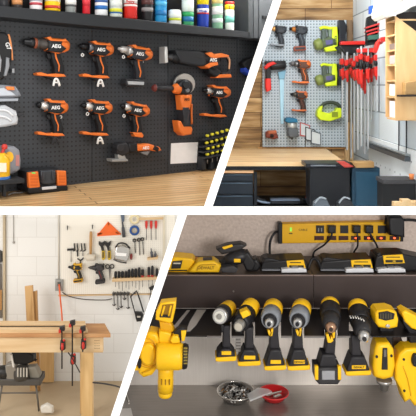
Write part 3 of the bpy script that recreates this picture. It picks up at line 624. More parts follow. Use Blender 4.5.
# lime grinder partly (y 104-116) is a jigsaw
t = T(WP, 'jigsaw', 'lime green jigsaw lying sideways at the bottom of the grey pegboard', 'saw', (330, 112), None)
t.add('body', M(LIME, .4), ('poly', [(317.5, 111), (321, 106), (323, 106), (322, 111.5), (330, 113.5), (336, 111), (337, 108), (341, 108), (343.5, 112), (341, 118), (330, 121.5), (320, 120), (317, 116)], 1, 11, 2))
t.add('grip', M('#39433a', .5), ('tube', [(321, 107, 6), (325, 103.4, 6), (332, 102.4, 6), (338, 104.6, 6), (340.4, 109, 6)], 1.8))
t.add('vent', M('#7f8f1e', .4), ('rect', (332, 112, 338, 117), 10.8, 11.7, .3))
t.add('blade', M('#6a7075', .3, .8), ('rect', (323, 121, 340, 122), 4, 6))
# trim router
t = T(WP, 'trim_router', 'blue-topped silver trim router near the foot of the grey pegboard', 'router', (293, 130), None)
t.add('motor_cap', M('#1f6a8f', .4), ('poly', [(285.5, 119), (289, 117.5), (297.5, 119), (298, 122.6), (289, 123), (286.4, 122.4)], 1, 13, 1))
t.add('motor', M('#c3c8c9', .3, .5), ('lathe', (292, 130, 7), (292, 121.5, 7), [(0, 4.4), (.5, 4.6), (1, 5)], 14))
t.add('base', M('#565b60', .35, .4), ('poly', [(288, 128), (298, 128), (299, 137), (290, 138), (288, 135)], 2, 12, 1))
t.add('bit', M('#303030', .3, .8), ('tube', [(292, 137, 7), (292, 139.6, 7)], .8))
t = T(WP, 'palm_sander', 'small brown-red palm sander at the lower left of the grey pegboard', 'sander', (271, 136), None)
t.add('body', M('#7a3a2c', .45), ('poly', [(266, 132), (273, 131), (277, 133), (278.6, 138), (274, 139.5), (266, 137.5)], 1, 9, 1.3))
t.add('grip', M('#b06242', .45), ('poly', [(268, 131), (276.5, 130.6), (277, 133.4), (269, 134)], 2, 10, .7))
t.add('knob', M('#2c1f1c', .45), ('ball', (272, 136, 9), (2, 1.8, 1.6)))
# card frames
for i, (a, c, l) in enumerate([((300, 122), '#c04a48', 'red-edged'), ((305.4, 126.6), '#3b4048', 'black-edged'), ((311, 130), '#54606a', 'grey-edged')]):
    x, y = a; t = T(WP, 'card_holder', l+' white card holder hanging fanned at the foot of the grey pegboard', 'card', (x+5, y+8), 'card holders on the grey pegboard')
    t.add('frame', M(c, .4), *[('poly', q, .3+i*1.3, 1.3+i*1.3) for q in ([(x, y), (x+10, y+3.4), (x+10, y+4.2), (x, y+.9)], [(x, y), (x+.9, y+.3), (x+.9, y+13), (x, y+13)], [(x, y+12.6), (x+10, y+14.6), (x+10, y+15.4), (x, y+13.6)], [(x+9.2, y+3.2), (x+10, y+3.4), (x+10, y+15.4), (x+9.2, y+15.2)])])
    t.add('card', M('#c9d3d8', .5), ('poly', [(x+.5, y+.5), (x+9.6, y+3.6), (x+9.6, y+15), (x+.5, y+13)], .3+i*1.3, .9+i*1.3))
# --- clamps on side wall racks
RED = '#c2261f'
Wk = frontal(4.95); Wk2 = frontal(4.6)
t = T(Wk, 'clamp_rack', 'red and black bracket rack holding the left bunch of red clamps', 'rack', (352, 45), None)
t.add('arm', M('#17181b', .45), ('poly', [(338.5, 46), (346, 44), (370, 45), (368, 52), (352, 55), (345, 53)], -10, 10, 1))
t.add('front_strip', M(RED, .4), ('poly', [(341, 41.4), (364, 40.8), (369, 42.6), (368, 44.6), (341, 44.8)], 6, 13, .8))
t = T(Wk2, 'clamp_rack', 'red bracket rack holding the right bunch of red clamps', 'rack', (370, 52), None)
t.add('arm', M('#1a1b1e', .45), ('poly', [(358, 52), (378, 51), (378, 57), (359, 57)], -8, 1.4, .5))
t.add('front_strip', M(RED, .4), ('poly', [(357, 49), (372, 47.6), (377, 49), (376, 52), (358, 52.6)], 6, 11, .8))
cl = [(Wk, 342.6, 59, 76, 118, 0), (Wk, 347.2, 60, 78, 150, 2), (Wk, 351.4, 58.6, 74, 158, 0), (Wk, 354.4, 61, 77, 152, 2),
      (Wk2, 358, 56, 80, 150, 0), (Wk2, 361.4, 54, 84, 146, 2), (Wk2, 364.8, 55, 90, 154, 0), (Wk2, 368.2, 56, 79, 149, 2), (Wk2, 371.4, 58, 78, 120, 0), (Wk2, 376.5, 55, 76, 112, 2), (Wk2, 380, 55, 74, 108, 0)]
for i, (W, x, y0, y1, yb, dd) in enumerate(cl):
    dd = dd*3.6
    nth = ['first', 'second', 'third', 'fourth', 'fifth', 'sixth', 'seventh', 'eighth', 'ninth', 'tenth', 'eleventh'][i]
    t = T(W, 'bar_clamp', 'red bar clamp hanging from the rack, %s from the left of the clamp row' % nth, 'clamp', (x, y0), 'red bar clamps by the block wall')
    t.add('bar', M('#aeb2b5', .4, .3), ('rect', (x-.75, y0-8, x+.75, yb), 2+dd, 4+dd))
    t.add('fixed_jaw', M(RED, .4), ('poly', [(x-2.3, y0), (x+1.5, y0-.6), (x+1.6, y0+4), (x-.2, y0+6.4), (x-2.3, y0+5)], 1+dd, 6+dd, .6))
    t.add('sliding_jaw', M(RED, .4), ('poly', [(x-1.9, (y0+y1)/2+2), (x+1.7, (y0+y1)/2), (x+1.5, y1+1), (x-1.6, y1)], 1+dd, 7+dd, .6))
    t.add('grip', M('#1b1b1d', .5), ('lathe', (x-.8, (y0+y1)/2, 7+dd), (x-.6, y0+6, 7+dd), [(0, 1.5), (.5, 1.8), (1, 1.4)], 10))
    t.add('screw_handle', M('#b8231d', .4), ('lathe', (x+.3, y1+4, 5+dd), (x+.3, y1-1, 5+dd), [(0, .9), (.6, 1.3), (1, .9)], 10))
# long red clamp slanting by the wooden cabinet
t = T(frontal(4.2), 'long_clamp', 'large red clamp slanting up to the pale wooden cabinet', 'clamp', (380, 45), None)
t.add('frame', M(RED, .4), ('poly', [(374, 52), (377, 42), (382, 37), (393, 35), (393, 40.5), (385, 41.5), (380, 45), (377, 53)], -3, 3, .8))
t.add('lock', M('#8d1d1c', .4), ('ball', (381, 42, 3), (2.2, 2.2, 1.6)))
# open black tool box on wall with red wrenches
Wt = frontal(4.45)
t = T(Wt, 'hanging_tool_tray', 'black framed tray of red bars high on the block wall', 'tray', (375, 25), None)
t.add('frame', M('#1c1f20', .5), ('poly', [(367.6, 17), (390, 13), (390, 42), (365.5, 46)], -8, -6))
t.add('rim', M('#101112', .4), ('tube', [(366, 44, 0), (366.5, 22, 0), (370, 17, 0), (390, 12, 0)], 1))
for j, y in enumerate((24, 28, 31.4)): t.add('red_bar', M('#a62d2b', .4), ('poly', [(366, y+3), (390, y-4.6), (390, y-2.4), (366, y+4.6)], -6, 2-j, .3))
t.add('green_bar', M('#2f5347', .5), ('poly', [(368, 35.6), (388, 33), (388, 38), (368, 40)], -6, 0, .3))
one(Wt, 'spirit_level', 'blue spirit level resting high on the block wall beside white cloth', 'level', (377, 9), M('#1d50b4', .4), ('poly', [(370, 6), (388, 1.5), (388, 11), (370, 13.6)], -1, 5, .5))
# --- pale wooden cabinet on the right wall
Wf = frontal(3.6); m_ply = wood('pale_ply', '#c79b66', '#dfbb88', '#d3ab76', 12, 2, .5)
t = T(Wf, 'wooden_wall_cabinet', 'tall pale plywood cabinet with open side shelves at the right edge', 'cabinet', (400, 118), None)
dp = 36
t.add('front_panel', m_ply, ('poly', [(395.6, 16), (424, 37), (424, 118.5), (395.6, 120.5)], -2.5, 0, .2), label='smooth plain plywood panel')
t.add('rear_panel', m_ply, ('poly', [(386.2, 16), (424, 16), (424, 117), (386.2, 117)], -dp, -dp+3))
for y in (19, 33.5, 49, 64, 80, 96.5, 119): t.add('shelf', m_ply, ('rect', (396, y, 424, y+1.6), -dp+3, -2.5))
t.add('dark_filler', M('#1c1612', .7), ('poly', [(397, 12), (424, 12), (424, 40), (396.4, 17.6)], -4.2, -2.7), label='added black filler for the dark gap behind the sloping panel top')  # invented piece, coloured black to paint the dark gap above the panel
t.add('inner_back', m_ply, ('rect', (418, 12, 424, 118), -dp+3, -2.5))
for i, (y, h, c, l) in enumerate([(33.2, 11, '#cfd0dc', 'white roll on the second shelf'), (48.6, 6, '#7a6a63', 'brown packet bundle'), (63.6, 9, '#c9a3a0', 'pinkish packet'), (79.6, 7, '#8f5f60', 'dark red round tin'), (96, 12, '#f0efed', 'plain white box'), (118.4, 17, '#e8dfe0', 'tall white paper stack')]):
    yy = y; one(Wf, 'stored_'+['roll', 'bundle', 'packet', 'tin', 'box', 'paper_stack'][i], l+' in the side of the plywood cabinet', ['roll', 'bundle', 'packet', 'tin', 'box', 'papers'][i], (404, yy), M(c, .5),
        *([('lathe', (405, yy-.1, -17), (405, yy-h, -17), [(0, 9), (1, 9)], 16)] if i in (0, 3) else [('rect', (397, yy-h, 415, yy-.1), -30, -5, .8)]))
t = T(Wf, 'cloth_bundle', 'rumpled white cloth bundle on top of the plywood cabinet', 'cloth', (400, 14), None)
bm_pts = [(383, 9), (387, -8), (400, -20), (425, -20), (425, 3), (413, 6.5), (404, 12), (393, 16), (386, 17), (383, 14)]
t.add('cloth', rough_mat('white_cloth', '#e4dfd6', '#f6f2ea', 6, .8, 0, .4), ('poly', bm_pts, -38, 3, 2.5))
t.add('fold', M('#efe9df', .8), ('tube', [(387, 13, 3), (396, 8, 5), (408, 1, 5), (422, -4, 4)], 2.2), ('tube', [(390, 4, 3), (400, -2, 5), (412, -8, 4)], 2))
t = T(Wf, 'bracket_shelf', 'short dark shelf sticking out in front of the plywood cabinet', 'shelf', (409, 96), None)
t.add('board', M('#2a221c', .5), ('poly', [(400.5, 95), (424, 94.4), (424, 96.6), (400.8, 96.8)], 0, 12, .2))
m_dk = wood('dark_wood_block', '#8b6a3e', '#c09a62', '#a78350', 3, 10)
one(Wf, 'wood_block', 'small stack block of light timber on the short dark shelf', 'block', (410, 94), m_dk, ('poly', [(405.5, 82.5), (424, 80), (424, 94.3), (405.5, 94.6)], 0, 10, .4))
# cable pipes on the block wall
for i, (yy, y0, y1) in enumerate(((3.95, 118, 150), (3.8, 120, 152))):
    x = HX+(XW-.012)/yy*F
    one(frontal(yy), 'wall_conduit', ['black vertical conduit on the block wall, left of the pair', 'black vertical conduit on the block wall, right of the pair'][i], 'conduit', (x, 130), M('#2a2d33', .4), ('tube', [(x, y0-8, 0), (x, y1+8, 0)], .75))
one(frontal(4.35), 'wall_conduit', 'dark conduit hanging down the block wall beside the clamps', 'conduit', (377, 90), M('#3a3d44', .4), ('tube', [(379, 76, 0), (379, 112, 0)], .6))
# lower pegboard panel & steel rail on the side wall
def side_rect(name, lab, cat, mat, y0, y1, z0, z1, th=.012, off=0, parent=None):
    bm = bmesh.new(); X = XW-off
    vs_ = [bm.verts.new((X-a, b, c)) for a in (0, th) for b, c in ((y0, z0), (y1, z0), (y1, z1), (y0, z1))]
    for f in ((0, 1, 2, 3), (7, 6, 5, 4), (0, 4, 5, 1), (1, 5, 6, 2), (2, 6, 7, 3), (3, 7, 4, 0)): bm.faces.new([vs_[i] for i in f])
    bmesh.ops.recalc_face_normals(bm, faces=bm.faces)
    o = build(name, bm, mat, WR, Vector((X, y0, z0))); tag(o, lab, cat); return o
zat = lambda py, Y: HC-(py-HY)/F*Y
m_pegw = peg('white_pegboard_low', '#dde2e4', '#6f767c', .11, .07)
side_rect('low_pegboard', 'white spotted board low on the block wall under the steel rail', 'board', m_pegw, 3.2, 4.7, HC-.66, HC-.40, .012)
side_rect('steel_rail', 'long dark steel rail fixed along the low block wall', 'rail', M('#4b5157', .35, .5), 3.72, 4.66, HC-.475, HC-.445, .035, .014)
side_rect('upper_rail', 'thin dark grey edge above the steel rail on the block wall', 'rail', M('#8f979c', .35, .5), 3.72, 4.66, HC-.44, HC-.43, .03, .014)
# table saw and clutter right of the bench
Ws = frontal(4.05)
t = T(Ws, 'table_saw', 'dark table saw with a red fence standing right of the bench', 'table saw', (335, 200), None)
t.add('table', M('#23262c', .35, .5), ('rect', (306, 163.8, 352, 167.6), -30, 0, .4))
t.add('body', M('#171a20', .45), ('rect', (310, 167.6, 350, 207), -28, -2, 1))
t.add('fence', M('#b5443c', .4), ('poly', [(337, 161.6), (345, 161.6), (354.6, 167), (345, 167.8)], -4, 3, .5))
t.add('rail', M('#6d737b', .3, .7), ('rect', (311, 165, 336, 166.4), 0, 2, .3))
one(Ws, 'timber_offcut', 'brown timber offcut beside the red saw fence', 'block', (362, 166), m_dk, ('poly', [(352, 162.5), (374, 162), (374.5, 167.6), (356, 168)], -14, -1, .4))
t = T(Ws, 'blue_cabinet', 'teal blue cabinet under the block wall right of the table saw', 'cabinet', (368, 204), None)
t.add('body', M('#1d3d52', .45), ('rect', (352, 168, 380, 208), -16, -3, 1))
t.add('door', M('#23485f', .45), ('rect', (356, 172, 378, 206), -3, -1.8, .4))
W4 = frontal(3.6)
t = T(W4, 'side_bench', 'dark low bench along the block wall at the right edge', 'bench', (400, 190), None)
t.add('top', M('#3a3a3d', .5), ('rect', (383, 180, 416, 184), -26, 0, .4))
t.add('body', M('#16181c', .6), ('rect', (383, 184, 416, 209), -24, -3))
one(W4, 'orange_cup', 'small orange cup on the dark low bench at the right edge', 'cup', (413, 180), M('#cf7a45', .5), ('lathe', (411.5, 179.9, -4), (411.5, 174, -4), [(0, 2), (1, 2.6)], 14))
t = T(Ws, 'coiled_hose', 'red hose coiled in front of the blue cabinet', 'hose', (390, 204), None)
t.add('coil', M('#b32a2f', .45), ('ring', (390, 202.5, 3), 7, 1.1), ('ring', (391, 203.5, 5), 5, 1.1))
W5 = frontal(3.3)
for i, (x0, x1, y0) in enumerate([(394, 403, 202.5), (402, 411, 200), (410, 424, 202)]):
    one(W5, 'wood_block', ['left', 'middle', 'right'][i]+' one of three pale timber blocks at the lower right corner of the upper bay', 'block', (x0, 208), m_post, ('rect', (x0+.2, y0, x1-.2, 214), -8-i, 0, .5), group='timber blocks by the hose')
for i, (x, c, l) in enumerate([(314, '#5c6670', 'grey'), (338, '#2e3136', 'black')]):
    t = T(frontal(3.9), 'power_tool', l+' hand tool lying at the foot of the table saw', 'tool', (x+5, 206), 'hand tools at the saw foot')
    t.add('body', M(c, .4), ('poly', [(x, 203), (x+6, 199), (x+13, 200), (x+16, 206), (x+14, 212), (x, 212)], 0, 8, 1.2))
    t.add('handle', M('#9aa3ab', .4), ('tube', [(x+1, 203, 8), (x+6, 197.5, 9), (x+12, 199, 8)], .8))
# ================= TOOLSROOM BAY CONTENTS =================
BAY = 'toolsroom'
WTP = frontal(6.985); TK = '#2b2928'
one(WTP, 'white_pegboard', 'large white pegboard hung with hand tools on the pale block wall', 'pegboard', (112, 295), peg('white_pegboard', '#e9e3d6', '#cac2b3', .0235, .18, .55), ('poly', [(60.5, 195), (175, 195), (175, 293), (60.5, 294.6)], -1.2, 0, .2))
WT2 = WTP
m_pine = wood('pine', '#c7a375', '#dcc198', '#d2b286', 1.5, 16, .5)
m_pinev = wood('pine_upright', '#c79c63', '#e0bd88', '#d3ad75', 18, 1.5, .5)
one(WT, 'wooden_batten', 'thin tan batten along the lower edge of the white pegboard', 'batten', (112, 296), m_pine, ('poly', [(58, 295.2), (170, 293.4), (170, 294.6), (58, 296.4)], .1, 2, .2))
one(WT, 'wooden_batten', 'pale upright batten at the right part of the white pegboard', 'batten', (164, 240), M('#d6cbb4'), ('rect', (163, 205, 165, 292), 1.5, 3, .2))
one(WT, 'conduit_pipe', 'thin vertical conduit pipe down to the outlet box', 'pipe', (59, 250), M('#cfc8ba', .4), ('tube', [(58.6, 195, .8), (58.6, 280, .8)], .7))
one(WT, 'wall_post', 'thin tan post at the far left of the block wall', 'post', (4, 322), M('#b4a488', .5), ('rect', (2.8, 195, 5, 378), .2, 3))
one(WT, 'pull_string', 'thin grey cord with a bead hanging on the block wall at left', 'cord', (13.5, 242), M('#a09a92'), ('tube', [(13.4, 195, .6), (13.6, 241, .6)], .35), ('ball', (13.6, 242.4, 1), (1.1, 1.3, 1)))
t = T(WT, 'outlet_box', 'small grey outlet box where the orange cord plugs in', 'outlet', (59, 285), None)
t.add('box', M('#9d9c98', .4, .3), ('rect', (55, 280, 62.6, 291), .1, 4, .5))
t.add('socket', M('#5b5854', .4), ('rect', (57.4, 282, 60.6, 286), 4, 4.5, .2))
one(WT, 'extension_cord', 'orange power cord dropping from the outlet box to the bench', 'cord', (60, 300), M('#e0673a', .5), ('tube', [(59, 284.4, 5), (59.6, 290, 7), (60.4, 300, 10), (61.6, 312, 16), (62.4, 325, 58)], .8))
one(WT, 'black_cable', 'thin black cable running right from the outlet box under the pegboard', 'cable', (80, 297), M('#4a4643', .5), ('tube', [(62, 292, 2), (70, 296.6, 2), (85, 299.4, 2), (105, 300, 2), (112, 298.6, 2)], .45))
t = T(WT, 'hand_saw', 'dark saw hanging at the far left edge', 'saw', (0, 280), None)
t.add('handle', M('#3c3a38'), ('poly', [(-4, 249), (1.6, 252), (2, 262), (-4, 264)], .5, 3, .5)); t.add('blade', M('#77736c', .3, .5), ('poly', [(-4, 264), (1, 264), (2, 318), (-4, 318)], 1, 2)); t.add('side', M('#a97e4b'), ('rect', (-4, 290, 1.8, 310), 2.2, 3))
Wl = frontal(6.75)
one(Wl, 'leaning_board', 'tall tapered brown board leaning behind the bench', 'board', (30, 330), wood('brown_board', '#a87c48', '#c79f6a', None, 16, 2), ('poly', [(24.6, 286.6), (32.6, 285.6), (38, 391), (30, 391)], 0, 2, .3))
one(Wl, 'leaning_board', 'shorter brown board leaning right behind the tall tapered one', 'board', (36, 330), wood('brown_board_b', '#9a7243', '#b98d59', None, 16, 2), ('poly', [(33, 292), (36.8, 291), (40, 391), (34.6, 391)], -3, -.6, .3))
# --- hung tools
t = T(WTP, 'set_square', 'bright orange triangular set square on the white pegboard', 'set square', (108, 231), None)
m_or = M('#ea6a2c', .45)
t.add('frame', m_or, ('poly', [(97, 235.4), (108, 221.6), (109.4, 224.4), (101.4, 234.2)], .2, 1.2), ('poly', [(108, 221.6), (121, 234), (117, 233.6), (108, 225.2)], .2, 1.2), ('poly', [(97, 236.4), (97.4, 233), (108, 232.6), (117, 232), (121, 234.8)], .2, 1.2))
t.add('web', m_or, ('poly', [(101, 233.6), (108.4, 224), (116.6, 232.4)], .2, .9))
t = T(WTP, 'mallet', 'pale rubber mallet with a wooden handle hanging head down', 'mallet', (91, 245), None)
t.add('handle', M('#b98e5a', .5), ('lathe', (91, 231.6, 3), (90.6, 254, 3), [(0, 1.2), (.1, 1.5), (.6, 1.5), (1, 1.2)], 10))
t.add('head', M('#cfc5b3', .5), ('lathe', (86, 257.2, 3), (95.4, 257.2, 3), [(0, 2.6), (.1, 3.3), (.9, 3.3), (1, 2.6)], 14))
for i, (x, y) in enumerate([(67.4, 228), (92.4, 227)]):
    one(WTP, 'peg_hook', ['left', 'right'][i]+' small black peg hook near the top of the white pegboard', 'hook', (x, y), M(TK), ('tube', [(x, y-2, .5), (x, y-1, 2), (x, y+2, 2.4)], .5), group='black peg hooks')
t = T(WTP, 'claw_hammer', 'dark claw hammer hanging between the orange set square and tapes', 'hammer', (123, 226), None)
t.add('handle', M('#4c4d50', .5), ('lathe', (124, 237, 2), (122.4, 222, 2), [(0, 1.7), (.6, 1.6), (.7, 1), (1, .8)], 10))
t.add('head', M('#5b6470', .35, .5), ('poly', [(120.4, 214), (124.4, 214), (124, 222), (121.6, 222)], .5, 3.5, .5))
for cy, c, l in ((219.2, '#d8c9a0', 'cream'), (230.4, '#25508f', 'blue')):
    t = T(WTP, 'tape_roll', l+' roll of tape hanging on the white pegboard', 'tape', (134.5, cy), 'tape rolls on the white pegboard')
    t.add('tape', M(c, .5), ('ring', (134.5, cy, 2.2), 3.9, 1.2)); t.add('core', M('#b7a587' if l == 'blue' else '#e6dfd0', .6), ('ring', (134.5, cy, 2.2), 2.5, .45))
one(WTP, 'hanging_rail', 'thin wooden rail holding three red screwdrivers', 'rail', (151, 219.6), m_pine, ('poly', [(139, 218.4), (163, 217.6), (163, 219.4), (139, 220.2)], .2, 4, .2))
for i, x in enumerate((146.4, 151.2, 156)):
    t = T(WTP, 'screwdriver', ['left', 'middle', 'right'][i]+' of three red-handled screwdrivers near the pegboard top', 'screwdriver', (x, 226), 'red screwdrivers on the white pegboard')
    t.add('handle', M('#c9352b', .4), ('lathe', (x, 220.8, 2.4), (x, 228.6, 2.4), [(0, .9), (.1, 1.3), (.6, 1.3), (1, .8)], 10))
    t.add('shank', M('#6a6765', .3, .7), ('tube', [(x, 228, 2.4), (x, 240, 2)], .38))
# black hex tools
for i, x in enumerate((74.4, 77.4, 81.4, 84.6)):
    t = T(WTP, 'hex_key', ['first', 'second', 'third', 'fourth'][i]+' from the left of four small black keys above the yellow drill', 'hex key', (x, 247), 'black keys on the white pegboard')
    t.add('shaft', M(TK), ('tube', [(x-.2, 243.4, 1.6), (x+.5, 250.6, 1.2)], .6)); t.add('bend', M(TK), ('tube', [(x+.5, 250, 1.2), (x-1, 251.2, 1.2)], .55))
t = T(WTP, 'hex_tool', 'black T-shaped handle tool at the left of the white pegboard', 'tool', (70, 250), None)
t.add('bar', M(TK), ('poly', [(67, 249), (73.6, 248.6), (73.6, 250.6), (67, 251)], .5, 2, .3)); t.add('shaft', M('#8b8984', .4, .5), ('tube', [(71, 250, 1.2), (71, 262, 1)], .3))
t = T(WTP, 'fork_tool', 'small black two-pronged holder above the yellow drill', 'holder', (80, 259), None)
t.add('prongs', M(TK), ('tube', [(77.4, 258.4, 1.6), (79, 259.6, 1.6), (80.4, 260.4, 1.6), (82, 259.4, 1.6), (83.4, 257.8, 1.6)], .65)); t.add('stem', M(TK), ('tube', [(80.4, 260, 1.6), (80.6, 265, 1.2)], .6))
t = T(WTP, 'long_fork', 'black slotted key hanging under the small black keys', 'key', (77.5, 253), None)
t.add('stem', M(TK), ('tube', [(77.4, 250, 1.6), (77.6, 256.4, 1.2)], .7)); t.add('tip', M('#8b8984', .4, .5), ('tube', [(82.8, 251, 1.4), (82.8, 256, 1.2)], .4))
for i, (x, xb) in enumerate(((101.6, 103), (107.6, 109))):
    t = T(WTP, 'adjustable_wrench', ['left', 'right'][i]+' of two black-jawed pliers with yellow grips', 'pliers', (x, 250), 'yellow-gripped pliers')
    t.add('jaw', M(TK, .4), ('poly', [(x-3, 241.6), (x, 243), (x+3.2, 241), (x+2.8, 245), (x+.8, 247), (x-1.4, 246.6), (x-3, 244.6)], .5, 2.5, .4))
    t.add('neck', M(TK, .4), ('poly', [(x-1.2, 246), (x+1.2, 246), (xb+1.1, 252), (xb-1.1, 252)], .5, 2.5, .3))
    t.add('grip', M('#c9a72c', .5), ('poly', [(xb-1.4, 251), (xb+1.4, 251), (xb+2, 259), (xb, 260.6), (xb-1.4, 259)], .5, 3, .5))
    t.add('grip_band', M('#3a342c', .5), ('rect', (xb-.6, 252, xb+.7, 258), 3, 3.3))
t = T(WTP, 'face_shield', 'silver and clear face shield with a dark headband', 'face shield', (122, 254), None)
t.add('visor', M('#b9b6b0', .15, .7), ('poly', [(115.6, 247), (122, 245.6), (129.6, 248.4), (129, 256), (126.6, 262), (120, 261), (113.8, 259.6)], 1, 6, 1.5))
t.add('headband', M(TK, .5), ('tube', [(115.4, 247.4, 5), (119, 243.4, 6), (125, 243.6, 6), (130, 248.4, 5)], .8))
t.add('lower_edge', M('#55514c', .4, .3), ('tube', [(113.6, 259.4, 4), (119, 261.6, 6), (126.4, 263, 4)], .8))
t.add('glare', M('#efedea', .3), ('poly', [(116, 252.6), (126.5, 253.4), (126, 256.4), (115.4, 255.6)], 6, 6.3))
t.add('knob', M('#7d2f2c', .4), ('ball', (131.2, 256.6, 3), (1.5, 3.2, 1.4)))
for i, (x, y1) in enumerate(((135, 253), (139.4, 255), (143, 254.4))):
    t = T(WTP, 'wrench', ['left', 'middle', 'right'][i]+' of three slim grey wrenches beside the face shield', 'wrench', (x, 247), 'slim wrenches')
    t.add('head', M('#3c3a38', .4, .4), ('ring', (x-.6, 240.4+i*-.6, 1.4), 1.4, .6)); t.add('shaft', M('#7e7b77', .35, .7), ('tube', [(x-.2, 241.6, 1.2), (x+.4, y1, 1)], .5))
one(WTP, 'wooden_ledge', 'small wooden ledge at the right of the white pegboard', 'ledge', (152, 259), m_pine, ('poly', [(147, 258.6), (157.6, 257), (157.6, 259.4), (147.4, 260.6)], .2, 6, .3))
for i, x in enumerate((152.2, 155.2)):
    one(WTP, 'chisel', ['left', 'right'][i]+' of two dark grey chisels standing on the small wooden ledge', 'chisel', (x, 254), M('#55565c', .4), ('lathe', (x, 257.6, 3.4), (x-1.2*(1-i), 248.4+3*i, 3.4), [(0, 1.4), (.6, 1.3), (.7, .6), (1, .5)], 10), group='dark chisels')
GT = 'hand drills on the white pegboard'
drill(WTP, 76, 267.5, .42, 'impact', 'yellow cordless drill on the white pegboard', 'cordless_drill', 'drill', GT, A='#dca71d', B='#2a2826', nose='#3a3734', foot='battery', footc='#c7941e', grip='#c79a20', ang=-.08)
drill(WTP, 98, 268, .44, 'drill', 'black and red cordless drill on the white pegboard', 'cordless_drill', 'drill', GT, A='#2f2d2e', B='#3d3a3a', nose='#4c4a48', foot='battery', footc='#2b2929', grip='#7d2b28', ang=-.08)
t = T(WTP, 'scissors', 'dark scissors hanging points down beside the black drill', 'scissors', (109.6, 271), None)
t.add('handle', M(TK), ('ring', (107.6, 266.6, 1.2), 1.9, .5)); t.add('handle', M(TK), ('ring', (112, 266.4, 1.2), 1.9, .5)); t.add('blades', M('#6f6c68', .3, .7), ('poly', [(108.6, 268.4), (111, 268.4), (110.4, 273), (109.8, 281), (109, 273)], .5, 1.4, .2))
one(WTP, 'tool_rail', 'long wooden rail holding the row of black screwdrivers', 'rail', (134, 280), m_pine, ('poly', [(112, 279), (160, 277), (160, 279.6), (112, 282)], .2, 6, .3))
nths = ['first', 'second', 'third', 'fourth', 'fifth', 'sixth', 'seventh', 'eighth', 'ninth', 'tenth', 'eleventh', 'twelfth']
for i, (x, h, rd) in enumerate([(115.6, 6, 0), (119, 6, 0), (122.4, 6, 0), (126, 6, 0), (129, 7.5, 0), (132.4, 8, 0), (135.8, 8, 0), (139.2, 9, 0), (142.6, 7, 1), (148.8, 9, 1), (152.4, 10, 1), (157, 7, 0)]):
    yb = 279.2-(x-112)*.045
    t = T(WTP, 'screwdriver', nths[i]+' black-handled screwdriver from the left on the long wooden rail', 'screwdriver', (x, yb), 'black screwdrivers on the long rail')
    t.add('handle', M('#1f1e1f', .4), ('lathe', (x, yb-.8, 3.4), (x, yb-h-1.6, 3.4), [(0, .9), (.2, 1.4), (.85, 1.4), (1, .9)], 10))
    if rd: t.add('collar', M('#b5342c', .4), ('lathe', (x, yb-.4, 3.4), (x, yb-2.6, 3.4), [(0, 1.3), (1, 1.5)], 10))
    t.add('shank', M('#918d88', .3, .7), ('tube', [(x, yb+2.4, 3.4), (x, yb+8+(i*7 % 5), 3.2)], .33))
# lower hanging rail with clamps
for i, (x, y1) in enumerate(((113.8, 305), (117.6, 309), (120.8, 307), (124.2, 299), (127.8, 308))):
    t = T(WT, 'hanging_clamp', nths[i]+' thin dark clamp from the left under the pegboard batten', 'clamp', (x, 297), 'thin clamps under the pegboard')
    t.add('bar', M('#5a5753', .35, .6), ('tube', [(x, 291.5, 3), (x+.5, y1, 2.6)], .45)); t.add('jaw', M('#4a4744', .4, .3), ('poly', [(x-1.6, 293.4), (x+1.6, 293), (x+1.6, 295.4), (x-1.4, 295.8)], 1, 4, .3)); t.add('foot', M('#4a4744', .4, .3), ('tube', [(x-1.4, y1-.6, 2.6), (x+.4, y1+.6, 2.6), (x+2, y1-1, 2.6)], .5))
t = T(WT, 'bow_saw', 'black framed bow saw hanging under the white pegboard', 'saw', (137, 305), None)
t.add('frame', M('#2e2b2a', .4), ('tube', [(130.6, 296.6, 3), (136.4, 291, 3), (138.6, 296, 3), (143.6, 312, 3)], .75, 'hard'), ('tube', [(130.6, 296.6, 3), (135.6, 315, 3)], .55))
t.add('handle', M('#211f1f', .5), ('poly', [(134.6, 312.6), (141, 313), (143.2, 316), (141.6, 321.4), (136.6, 322), (135.4, 318)], 1, 5, .7))
t.add('blade_guard', M('#b9b2a6', .4), ('rect', (137, 316, 140.4, 317.6), 5, 5.4))
t = T(WT, 'hanging_clamp', 'dark clamp close to the slanting partition under the pegboard', 'clamp', (150, 297), 'thin clamps under the pegboard')
t.add('bar', M('#5a5753', .35, .6), ('tube', [(151.4, 286, 3), (149.6, 303, 3)], .6)); t.add('jaw', M(TK), ('poly', [(149, 288), (154, 286), (154, 289.6), (150, 290.6)], 1, 4, .4))
# --- workbench
YF = 6.05; zt = P(0, 334, YF).z
BT = Plane((0, YF, zt), (0, 0, 1), (1, 0, 0))
def at(px, Y, z): return Vector(((px-HX)/F*Y, Y, z))
t = T(frontal(YF), 'workbench', 'long pine workbench with clamps on its front edge', 'workbench', (60, 334), None)
def bslab(name, corners, th, mat, W, parent):
    bm = bmesh.new(); fr = [bm.verts.new(Vector(c)) for c in corners]; bk = [bm.verts.new(Vector(c)-W.n*th) for c in corners]; n = len(corners)
    bm.faces.new(fr); bm.faces.new(bk[::-1])
    for i in range(n): bm.faces.new((fr[(i+1) % n], fr[i], bk[i], bk[(i+1) % n]))
    bmesh.ops.recalc_face_normals(bm, faces=bm.faces); return build(name, bm, mat, W, parent.location.copy(), parent)
m_bt = wood('bench_top_brown', '#a8764a', '#c89a6a', '#b98859', 2, 14, .45)
bslab('top', [at(-80, YF, zt), at(110.6, YF, zt), at(104.6, 6.32, zt), at(-76, 6.32, zt)], .035, m_bt, BT, t.root)
t.add('apron', m_pine, ('rect', (-80, 337.6, 103, 352.6), -6, -2, .3))
t.add('leg', m_pinev, ('rect', (81, 352.6, 92.6, 427), -9, -2.5, .4))
t.add('rear_rail', m_pine, ('rect', (-80, 340, 98, 350), -24, -21, .3))
t.add('leg', m_pinev, ('rect', (80, 345, 88, 414), -24, -16, .3))
